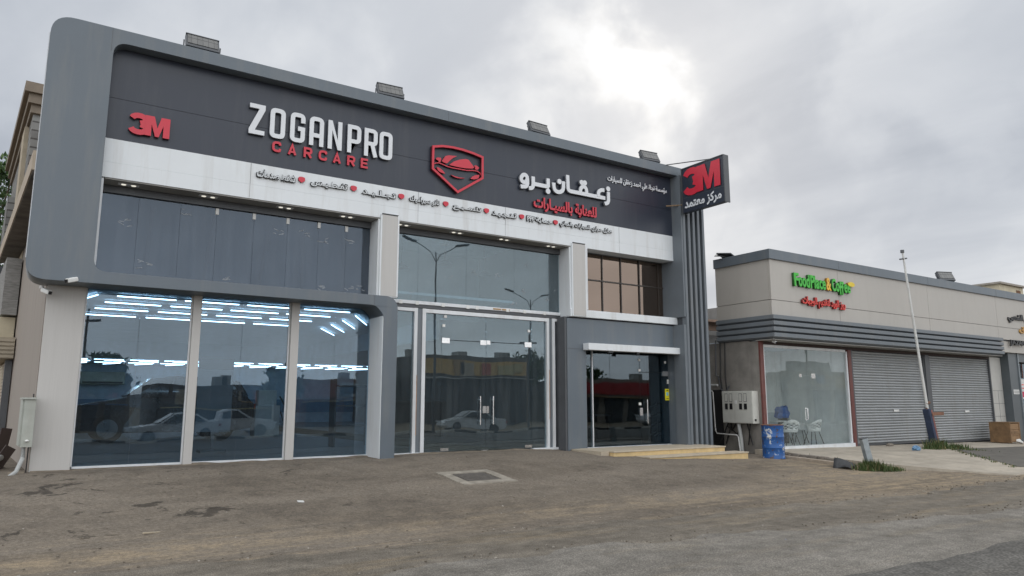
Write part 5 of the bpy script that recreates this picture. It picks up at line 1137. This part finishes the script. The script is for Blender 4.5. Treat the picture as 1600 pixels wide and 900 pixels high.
# electrical box and pipes at the corner
t = thing('distribution_box', (sw(0.2, 0.1)[0], sw(0.2, 0.1)[1], 0.45), 'tall narrow grey electrical box on the beige side wall at the building corner', 'electrical box')
boxm = M('weathered_box_grey', (0.40, 0.42, 0.38), 0.55, 0, 0.1, 5, dirt=(0.28, 0.24, 0.2), dirt_amt=0.4)
slanted('box_body', -0.30, 0.22, 0.005, 0.16, 0.90, 1.66, boxm, t); slanted('box_door', -0.25, 0.17, 0.1605, 0.185, 0.92, 1.65, boxm, t); slanted('lid', -0.33, 0.24, 0.0, 0.195, 1.661, 1.69, boxm, t)
p = sw(-0.312, 0.08); m = MB(); m.lathe([(0.022, -0.012), (0.03, 0), (0.012, 0.02)], (p[0], p[1]-0.01, 1.0), 10); m.build('knob', white_plastic, t)
m = MB(); p = [sw(-0.1, 0.1), sw(-0.15, 0.10), sw(-0.3, 0.18), sw(-0.55, 0.36)]; m.tube([(p[0][0], p[0][1], 0.92), (p[1][0], p[1][1], 0.72), (p[2][0], p[2][1], 0.52), (p[3][0], p[3][1], 0.40)], 0.032, 8); m.build('conduit', pvc, t, True)
m = MB(); p = sw(-0.05, 0.03); m.tube([(p[0], p[1], 1.75), (p[0], p[1], 0.44)], 0.012, 6); m.build('cable', cabl, t)
for k, (tt, of_, ln, tl, lb) in enumerate(((0.9, 0.34, 0.55, 30, 'short brown board leaning by the electrical box at the building corner'), (1.8, 0.30, 0.85, 8, 'brown board standing upright against the beige side wall'))):
    p = sw(tt, of_); m = MB(); m.obox((p[0], p[1], 0.40+ln*0.38), 0.17, 0.04, ln, (0, R(tl), R(20))); m.build('leaning_board', M('dark_brown_board_%d' % k, (0.045, 0.030, 0.025), 0.8), None, label=lb, cat='board')
p = [sw(0.6, 0.8), sw(0.5, 0.55), sw(0.9, 0.35), sw(1.4, 0.30)]; m = MB(); m.tube([(p[0][0], p[0][1], 0.40), (p[1][0], p[1][1], 0.62), (p[2][0], p[2][1], 0.68), (p[3][0], p[3][1], 0.42)], 0.06, 10); m.build('flexible_duct', pvc, None, True, label='loop of grey flexible conduit on the ground beside the side wall', cat='pipe')
# tree
TR = thing('leafy_tree', (-2.5, 19.5, 0.4), 'dense green tree beyond the block building at the left edge', 'tree')
bark = M('tree_bark', (0.09, 0.065, 0.045), 0.9, 0, 0.3, 4)
def leafy(root, c, crown, n, seed, size=0.16, col=((0.035, 0.075, 0.018), (0.075, 0.13, 0.032))):
    q = random.Random(seed); m = MB(); clumps = []
    for k in range(46):
        while True:
            v = Vector((q.uniform(-1,1), q.uniform(-1,1), q.uniform(-1,1)))
            if 0.25 < v.length < 1: break
        clumps.append((Vector((v.x*crown[0], v.y*crown[1], v.z*crown[2])) + Vector(c), q.uniform(0.45, 1.0)))
    for k in range(n):
        cc, r = q.choice(clumps); p = cc + Vector((q.gauss(0,1), q.gauss(0,1), q.gauss(0,.8)))*r*0.45
        e = Euler((q.uniform(0,6.3), q.uniform(0,6.3), q.uniform(0,6.3))).to_matrix(); s = size*q.uniform(0.6, 1.3)
        a, b = e @ Vector((s, 0, 0)), e @ Vector((0, s*0.45, 0))
        m.add([p-a, p-b, p+a, p+b], [(0,1,2,3)], q.choice((0, 0, 1)))
    l0 = M('leaf_dark', col[0], 0.6, 0, 0.3, 2); l1 = M('leaf_light', col[1], 0.6, 0, 0.3, 2)
    m.build('crown', [l0, l1], root)
    m = MB(); b0 = Vector((c[0], c[1], 0.0)); m.tube([b0, b0+Vector((0.1, 0, c[2]*0.35)), Vector(c)], [0.28, 0.22, 0.10], 10); m.build('trunk', bark, root, True)
    for k in range(7):
        cc = clumps[k*5][0]; m = MB(); st = Vector((c[0], c[1], c[2]*0.45 + 0.3*k)); m.tube([st, (st+cc)/2 + Vector((0, 0, 0.3)), cc], [0.09, 0.06, 0.02], 6); m.build('limb', bark, root, True)
leafy(TR, (-2.5, 19.5, 8.7), (1.8, 2.2, 2.7), 9000, 11, 0.11)

# ------------------------------------------------------------------ inside the showroom
def vehicle(name, label, cat, L_, W_, prof, belt, paint, gl_front, gl_rear, wheel_x, wr=0.33, roofk=0.76, group=None, cabin=None):
    """prof: closed side outline (x forward, z up) from rear bumper bottom over the roof to the front bumper bottom"""
    t = thing(name, (0, 0, 0), label, cat, group)
    def hw(x, z):
        e = 1 - 0.10*(abs(x)/(L_/2))**4
        if z <= belt: return W_/2*e*(0.94 + 0.06*min(z/0.55, 1))
        top = max(p[1] for p in prof); return W_/2*e*(1 - (1-roofk)*(z-belt)/(top-belt))
    n = len(prof); m = MB(); V = [(x, -hw(x, z), z) for x, z in prof] + [(x, hw(x, z), z) for x, z in prof]
    m.add(V, [(i, (i+1) % n, (i+1) % n + n, i+n) for i in range(n)])
    o = bmesh.new(); 
    me = bpy.data.meshes.new('body'); me.from_pydata(m.v, [], m.f + [tuple(range(n))[::-1], tuple(range(n, 2*n))]); 
    o.from_mesh(me); bmesh.ops.triangulate(o, faces=[f for f in o.faces if len(f.verts) > 4]); bmesh.ops.recalc_face_normals(o, faces=o.faces); o.to_mesh(me); o.free()
    bd = finish(me, 'body', paint, t, False, 0.035)
    for sgn in (-1, 1):
        for wl in gl_front:
            m = MB(); q = [(x, sgn*(hw(x, z)+0.012), z) for x, z in wl]; k = len(q); m.add(q + [(a, b - sgn*0.02, c) for a, b, c in q], [tuple(range(k)), tuple(range(2*k-1, k-1, -1))] + [(i, (i+1) % k, (i+1) % k + k, i+k) for i in range(k)])
            m.build('side_window', carglass, t)
    for (xa, za), (xb, zb2) in gl_rear:
        d_ = Vector((xb-xa, 0, zb2-za)).normalized(); nrm = Vector((-d_.z, 0, d_.x)); nrm = nrm if nrm.z > 0 else -nrm; o_ = nrm*0.045
        q = [Vector((xa, -hw(xa, za)*0.86, za)), Vector((xa, hw(xa, za)*0.86, za)), Vector((xb, hw(xb, zb2)*0.86, zb2)), Vector((xb, -hw(xb, zb2)*0.86, zb2))]
        m = MB(); m.add([p+o_*0.9 for p in q] + [p-o_*0.3 for p in q], [(0,1,2,3),(7,6,5,4),(0,4,5,1),(1,5,6,2),(2,6,7,3),(3,7,4,0)]); m.build('windscreen', carglass, t)
    for x in wheel_x:
        for sgn in (-1, 1):
            y = sgn*(W_/2-0.12); m = MB(); n_ = 22
            ring = lambda r, yy: [(x + r*math.cos(k*2*math.pi/n_), yy, wr + r*math.sin(k*2*math.pi/n_)) for k in range(n_)]
            a, b = ring(wr, y-0.11), ring(wr, y+0.11); m.add(a+b, [(k, (k+1) % n_, (k+1) % n_ + n_, k+n_) for k in range(n_)] + [tuple(range(n_)), tuple(range(2*n_-1, n_-1, -1))])
            w_ = m.build('wheel', tyre, t); m = MB(); a, b = ring(wr*0.66, y+sgn*0.112), ring(wr*0.66, y+sgn*0.118); m.add(a+b, [(k, (k+1) % n_, (k+1) % n_ + n_, k+n_) for k in range(n_)] + [tuple(range(n_)), tuple(range(2*n_-1, n_-1, -1))]); m.build('rim', rim_m, w_)
    fx_ = max(p[0] for p in prof); rx_ = min(p[0] for p in prof)
    for sgn in (-1, 1):
        m = MB(); m.obox((fx_-0.10, sgn*W_*0.36, belt*0.76), 0.22, 0.36, 0.13, (0, 0, -sgn*0.25)); m.build('headlight', M('headlamp_lens', (0.55, 0.57, 0.6), 0.1), t)
        m = MB(); m.obox((rx_+0.06, sgn*W_*0.38, belt*0.82), 0.14, 0.26, 0.16, (0, 0, sgn*0.2)); m.build('tail_light', M('tail_lens', (0.3, 0.01, 0.01), 0.2), t)
    return t
suv_p = [(-2.35,0.35),(-2.42,0.62),(-2.40,1.05),(-2.25,1.20),(-1.95,1.72),(-1.5,1.82),(-0.2,1.86),(0.35,1.78),(1.05,1.24),(1.5,1.15),(2.15,1.04),(2.36,0.88),(2.42,0.55),(2.30,0.30),(1.95,0.28),(1.0,0.27),(-1.0,0.27),(-1.9,0.28)]
dkpaint = M('black_car_paint', (0.012, 0.013, 0.016), 0.2)
suv = vehicle('parked_suv', 'dark four-wheel-drive car standing inside the showroom behind the first window', 'car', 4.85, 1.92, suv_p, 1.2, dkpaint,
   [[(-1.95,1.25),(-1.8,1.66),(-1.1,1.72),(-1.1,1.25)], [(-1.02,1.25),(-1.02,1.72),(-0.15,1.75),(-0.1,1.25)], [(0.0,1.25),(-0.03,1.75),(0.25,1.70),(0.85,1.25)]], [((1.02,1.27),(0.38,1.76)), ((-2.2,1.28),(-1.98,1.68))], (1.45, -1.45), 0.39)
place(suv, (3.1, 9.0, 0.50), R(180))
t = thing('air_conditioner', (2.6, 25.5, 2.6), 'white split air conditioner high on the rear showroom wall', 'air conditioner')
m = MB(); m.box(1.6, 3.5, 25.3, 25.65, 2.45, 3.05); m.build('casing', M('ac_cream', (0.5, 0.5, 0.42), 0.5), t, False, 0.05); bx('vent_slot', 1.7, 3.4, 25.29, 25.299, 2.5, 2.58, black, t)
def extinguisher(x, lb):
    t = thing('fire_extinguisher', (x, 18.0, 0.9), lb, 'extinguisher', 'fire extinguishers in the showroom'); m = MB(); m.lathe([(0.09, 0), (0.1, 0.05), (0.1, 0.5), (0.04, 0.6), (0.03, 0.68)], (x, 18.0, 1.15), 14); m.build('cylinder', red, t, True)
    m = MB(); m.tube([(x, 18.0, 1.83), (x+0.15, 18.0, 1.86), (x+0.2, 18, 1.4)], 0.02, 6); m.build('hose', black, t)
    m = MB(); m.box(x-0.2, x+0.2, 18.0, 18.04, 0.5, 1.15); m.build('stand', lampbody, t)
extinguisher(8.6, 'red fire extinguisher deep in the showroom, nearer the third mullion'); extinguisher(9.5, 'red fire extinguisher deep in the showroom, nearer the entrance post')
t = thing('display_stand', (3.35, 3.0, 0.5), 'tall grey display panel on a stand behind the second window', 'display stand'); bx('panel', 3.0, 3.75, 3.0, 3.06, 0.95, 2.35, M('display_grey', (0.16, 0.19, 0.22), 0.5), t); bx('header', 3.0, 3.75, 2.99, 3.07, 2.352, 2.6, black, t); bx('stand_foot', 3.1, 3.65, 2.8, 3.26, 0.5, 0.56, lampbody, t); bx('stand_post', 3.35, 3.42, 3.01, 3.05, 0.56, 0.95, lampbody, t)
t = thing('tool_cabinet', (6.4, 10, 0.5), 'white workshop machine with a hose behind the second window', 'machine'); bx('cabinet', 6.0, 6.8, 10, 10.6, 0.5, 1.5, white_plastic, t, 0.02); bx('control_head', 6.1, 6.7, 10.1, 10.5, 1.501, 2.0, white_plastic, t, 0.02)
m = MB(); m.tube([(6.75, 9.95, 1.8), (7.1, 9.9, 1.2), (6.95, 9.9, 0.8), (6.8, 9.95, 1.3)], 0.025, 6); m.build('hose', black, t)
t = thing('shelf_unit', (6.9, 3.5, 0.5), 'dark shelf unit with a small figure-shaped mannequin behind the narrow entrance pane', 'shelves'); 
for z in (1.0, 1.5, 2.0): bx('shelf', 6.3, 7.3, 3.3, 3.7, z, z+0.04, lampbody, t)
for x in (6.3, 7.26): bx('upright', x, x+0.04, 3.3, 3.7, 0.5, 2.2, lampbody, t)
t['label'] = 'dark metal shelf unit behind the narrow pane beside the grey post'
t = thing('reception_desk', (11.0, 7, 0.5), 'dark counter deep in the hall behind the glass doors', 'counter'); bx('desk_front', 9.2, 11.3, 7, 7.1, 0.5, 1.6, M('counter_dark', (0.03, 0.03, 0.035), 0.5), t); bx('desk_top', 9.1, 11.35, 6.9, 7.6, 1.601, 1.66, lampbody, t)
t = thing('office_desk', (13.6, 2.4, 0.49), 'dark desk seen low through the office glass', 'desk'); bx('desk_top', 12.6, 14.4, 2.1, 2.9, 1.2, 1.25, M('desk_grey', (0.10, 0.10, 0.11), 0.5), t); bx('pedestal', 13.9, 14.35, 2.15, 2.85, 0.49, 1.199, black, t); bx('pedestal', 12.65, 13.0, 2.15, 2.85, 0.49, 1.199, black, t)

# ------------------------------------------------------------------ across the road (mirrored in the glass)
white_paint = M('white_car_paint', (0.62, 0.63, 0.64), 0.25)
sed_p = [(-2.3,0.35),(-2.38,0.6),(-2.34,0.95),(-2.2,1.02),(-1.7,1.06),(-1.05,1.40),(-0.4,1.47),(0.2,1.44),(1.0,0.99),(1.5,0.93),(2.1,0.82),(2.32,0.66),(2.36,0.45),(2.2,0.27),(1.0,0.24),(-1.0,0.24),(-1.9,0.26)]
sed = vehicle('parked_car', 'white saloon car across the road mirrored in the glass doors', 'car', 4.75, 1.82, sed_p, 0.98, white_paint,
   [[(-1.45,1.02),(-1.0,1.34),(-0.35,1.40),(-0.35,1.02)], [(-0.27,1.02),(-0.27,1.40),(0.18,1.38),(0.80,1.02)]], [((0.98,1.02),(0.22,1.43)), ((-1.66,1.09),(-1.08,1.39))], (1.42, -1.42), 0.33, 0.72)
place(sed, (26.5, -31.5, -0.5), R(184))
c = copy_tree(sed, 'white saloon car across the road mirrored low in the first window'); place(c, (6.6, -30.5, -0.5), R(178))
c = copy_tree(sed, 'white saloon car across the road mirrored in the office glass'); place(c, (48, -34, -0.5), R(180))
c = copy_tree(sed, 'second white saloon car across the road mirrored in the office glass'); place(c, (55, -34.5, -0.5), R(176))
pk_p = [(-2.6,0.55),(-2.62,1.02),(-0.75,1.05),(-0.65,1.62),(-0.2,1.74),(0.45,1.70),(1.15,1.12),(2.2,1.02),(2.5,0.85),(2.55,0.5),(2.3,0.38),(1.0,0.35),(-1.0,0.35),(-2.2,0.42)]
pk = vehicle('pickup_truck', 'white pickup truck across the road mirrored low in the second window', 'pickup', 5.2, 1.8, pk_p, 1.1, white_paint, [[(-0.55,1.15),(-0.5,1.58),(-0.05,1.62),(-0.02,1.15)], [(0.05,1.15),(0.05,1.64),(0.4,1.61),(0.95,1.15)]], [((1.1,1.15),(0.48,1.68))], (1.6, -1.6), 0.38, 0.8)
place(pk, (10.2, -33.5, -0.5), R(0))
kerb_w = M('kerb_white', (0.55, 0.54, 0.5), 0.8, 0, 0.2, 5); kerb_b = M('kerb_black', (0.03, 0.03, 0.03), 0.8)
m = MB()
for k in range(64): m.box(-14+1.5*k, -14+1.5*(k+1)-0.01, -28.6, -28.3, -0.6, -0.30, k % 2)
m.build('kerb', [kerb_w, kerb_b], None, kind='structure')
bx('pavement', -60, 90, -30.0, -28.62, -0.6, -0.33, worn, None, kind='structure')
def far_shop(x0, x1, y, h_, col, sign, lb, name='shop_row'):
    t = thing(name, ((x0+x1)/2, y, -0.5), lb, 'building'); bx('wall', x0, x1, y-9, y, -0.6, h_, M(name+'_wall_%d' % int(x0), col, 0.8, 0, 0.15, 2), t); bx('sign_band', x0+0.3, x1-0.3, y, y+0.25, h_-1.6, h_-0.4, M(name+'_sign_%d' % int(x0), sign, 0.6), t)
    q_ = random.Random(int(x0*7)); k = x0+0.6; cols = ((0.5,0.42,0.2),(0.45,0.1,0.06),(0.5,0.5,0.48),(0.12,0.2,0.35),(0.4,0.25,0.1),(0.42,0.36,0.28))
    for _ in range(0 if sign[0] > 3*sign[1] else int((x1-x0)/2.2)):
        a = q_.uniform(x0+0.3, x1-2.2); c_ = q_.choice(cols); bx('sign_board', a, a+q_.uniform(0.9, 2.0), y+0.26+q_.uniform(0,.1), y+0.40, h_-q_.uniform(1.3,1.7), h_-q_.uniform(0.3,0.7), M('board_%d' % int(a*10), c_, 0.6), t)
    for _ in range(int((x1-x0)/4)):
        a = q_.uniform(x0+0.5, x1-1.6); bx('roof_tank', a, a+q_.uniform(0.8,1.5), y-4, y-3, h_, h_+q_.uniform(0.6,1.3), M('tank_%d' % int(a*10), (0.4,0.4,0.38), 0.7), t)
    bx('awning', x0+0.2, x1-0.2, y+0.07, y+1.2, h_-1.95, h_-1.87, M('awning_%d' % int(x0), q_.choice(cols), 0.7), t)
    while k+2.6 < x1: bx('shop_opening', k, k+2.5, y, y+0.06, -0.5, h_-1.9, M('opening_%d' % int(k*10), (0.03, 0.03, 0.033), 0.5), t); k += 3.2
far_shop(18.5, 25.5, -46, 3.6, (0.30, 0.16, 0.08), (0.30, 0.10, 0.06), 'low orange-brown shop across the road mirrored in the third window')
far_shop(30, 43, -48, 6.0, (0.13, 0.125, 0.12), (0.60, 0.38, 0.12), 'dark building with an ochre sign band across the road mirrored in the glass doors')
far_shop(46, 60, -44, 4.0, (0.30, 0.27, 0.23), (0.42, 0.02, 0.025), 'shop with a red sign band across the road mirrored in the office glass')
far_shop(62, 96, -30, 4.6, (0.45, 0.42, 0.34), (0.48, 0.38, 0.20), 'tan shop row across the road mirrored in the cafe glass')
far_shop(-8, 6, -47, 3.2, (0.22, 0.20, 0.18), (0.10, 0.10, 0.11), 'grey shop row across the road mirrored in the first window')
far_shop(8, 17, -50, 3.0, (0.12, 0.11, 0.10), (0.12, 0.10, 0.09), 'dark shed across the road mirrored in the second window')
hv = []; hf = []; HN = 60
for i in range(HN):
    x = -420 + i*18; hh = 8.5 + 7*vn(x, 0, 0.011) + 5*vn(x, 4, 0.034); hv += [(x, -330, -3), (x, -300, -3), (x, -380, max(hh, 3)), (x, -430, -3)]
for i in range(HN-1):
    for j in (1, 2): hf.append((i*4+j, (i+1)*4+j, (i+1)*4+j+1, i*4+j+1))
m = MB(); m.add(hv, hf); m.build('hills', M('hazy_hill', (0.14, 0.16, 0.18), 0.9, 0, 0.1, 0.02), None, True, kind='structure')
def street_lamp(lb):
    t = thing('street_lamp', (0, 0, 0), lb, 'street lamp', 'street lamps along the road'); m = MB(); m.tube([(0, 0, 0), (0, 0, 10)], [0.08, 0.04], 10); m.build('pole', lampbody, t)
    for s in (-1, 1):
        m = MB(); m.tube([(0, 0, 9.3), (s*0.35, 0, 9.9), (s*1.3, 0, 10.4)], 0.025, 6); a = m.build('arm', lampbody, t); m = MB(); m.obox((s*1.65, 0, 10.5), 0.8, 0.25, 0.1, (0, -s*0.2, 0)); m.build('lamp_head', lampbody, a)
    return t
s0 = street_lamp('double-armed street lamp mirrored in the upper hall window above the doors'); place(s0, (17.6, -20.0, -0.2))
for lb, x, y in (('double-armed street lamp mirrored at the right of the upper hall window', 31.0, -30.5), ('street lamp mirrored in the cafe glass', 60, -24)):
    c = copy_tree(s0, lb); place(c, (x, y, -0.5))
PT = thing('palm_tree', (50, -24, -0.4), 'palm tree across the road mirrored in the cafe glass', 'palm')
m = MB(); m.tube([(50, -24, -0.5), (50.1, -24, 1.5), (50, -24, 3.2)], [0.25, 0.2, 0.18], 10); m.build('trunk', bark, PT, True)
m = MB(); q = random.Random(2)
for k in range(34):
    a = q.uniform(0, 6.28); e = q.uniform(-0.3, 1.2); L0 = q.uniform(1.1, 1.6)
    for s in range(12):
        u = s/11; r = L0*u*math.cos(e); z = 3.2 + L0*u*math.sin(e) - 0.7*u*u; px, py = 50+r*math.cos(a), -24+r*math.sin(a)
        for sd_ in (-1, 1):
            dx, dy = -math.sin(a)*sd_*0.28*(1-u*0.6)+math.cos(a)*0.12, math.cos(a)*sd_*0.28*(1-u*0.6)+math.sin(a)*0.12
            m.add([(px, py, z), (px+0.04*math.cos(a), py+0.04*math.sin(a), z), (px+dx, py+dy, z-0.06)], [(0,1,2)])
m.build('crown', M('palm_leaf', (0.05, 0.08, 0.025), 0.6), PT)
for k, (x, y, h_, r_, lb) in enumerate(((58, -58, 4.6, 2.6, 'round tree far across the road mirrored in the second window'), (27.5, -52, 3.6, 1.8, 'bushy tree between the orange shop and the ochre shop, mirrored in glass'), (14.5, -38, 3.0, 1.4, 'young tree on the far pavement mirrored in the second window'), (44.5, -50, 5.4, 2.0, 'tall tree behind the ochre shop mirrored in the hall doors'), (3.5, -40, 3.4, 1.5, 'small tree on the far pavement mirrored in the first window'))):
    TT = thing('leafy_tree', (x, y, -0.5), lb, 'tree'); leafy(TT, (x, y, h_), (r_, r_, r_*0.8), 1300, 20+k, 0.26)
def utility_pole(lb):
    t = thing('utility_pole', (0, 0, 0), lb, 'pole', 'utility poles across the road'); m = MB(); m.tube([(0, 0, 0), (0, 0, 8.5)], [0.13, 0.08], 8); m.build('pole_shaft', M('pole_timber', (0.16, 0.13, 0.10), 0.9), t)
    m = MB(); m.box(-0.9, 0.9, -0.06, 0.06, 7.7, 7.85); m.build('crossarm', lampbody, t); return t
u0 = utility_pole('utility pole across the road mirrored beside the orange shop'); place(u0, (22.5, -42, -0.5), 0.2)
for lb, x, y in (('utility pole across the road mirrored in the first window', 2.5, -43), ('utility pole across the road mirrored at the right of the glass doors', 39.5, -43), ('utility pole across the road mirrored in the cafe glass', 57.5, -27)):
    place(copy_tree(u0, lb), (x, y, -0.5), 0.3)

# ------------------------------------------------------------------ small litter and gravel
q = random.Random(9); m = MB()
for k in range(900):
    if k < 650:
        x = q.uniform(-2, 20); y = (ea if k % 2 else eo)(x) + q.gauss(0.12, 0.16)
    else: x, y = q.uniform(-1, 16), q.uniform(-6, -1)
    s = q.uniform(0.004, 0.013); z = gz(x, y) + s*0.3 + (0.03 if y < -7.2 else 0)
    m.obox((x, y, z), s*2, s*1.5, s, (q.uniform(-.5,.5), q.uniform(-.5,.5), q.uniform(0,3)), q.choice((0, 0, 0, 1)))
m.build('gravel', [M('gravel_brown', (0.13, 0.11, 0.085), 0.95, 0, 0.3, 4), M('gravel_pale', (0.33, 0.30, 0.26), 0.95)], None, kind='stuff')
for k, (x, y, lb) in enumerate(((3.3, -3.9, 'white scrap of paper on the dusty apron in front of the second window'), (1.25, -4.9, 'thin pale splinter lying on the apron near the road'), (7.4, -9.0, 'tiny blue bottle cap on the worn road'))):
    z = gz(x, y) + (0.035 if y < -8 else 0.012); m = MB(); m.obox((x, y, z), (0.09, 0.22, 0.06)[k], (0.06, 0.02, 0.05)[k], (0.01, 0.012, 0.02)[k], (0.2, 0.1, 0.5*k)); m.build(('paper_scrap', 'wood_splinter', 'bottle_cap')[k], (white_plastic, M('splinter', (0.45, 0.38, 0.28), 0.8), M('cap_blue', (0.06, 0.16, 0.4), 0.5))[k], None, label=lb, cat=('litter', 'splinter', 'bottle cap')[k])
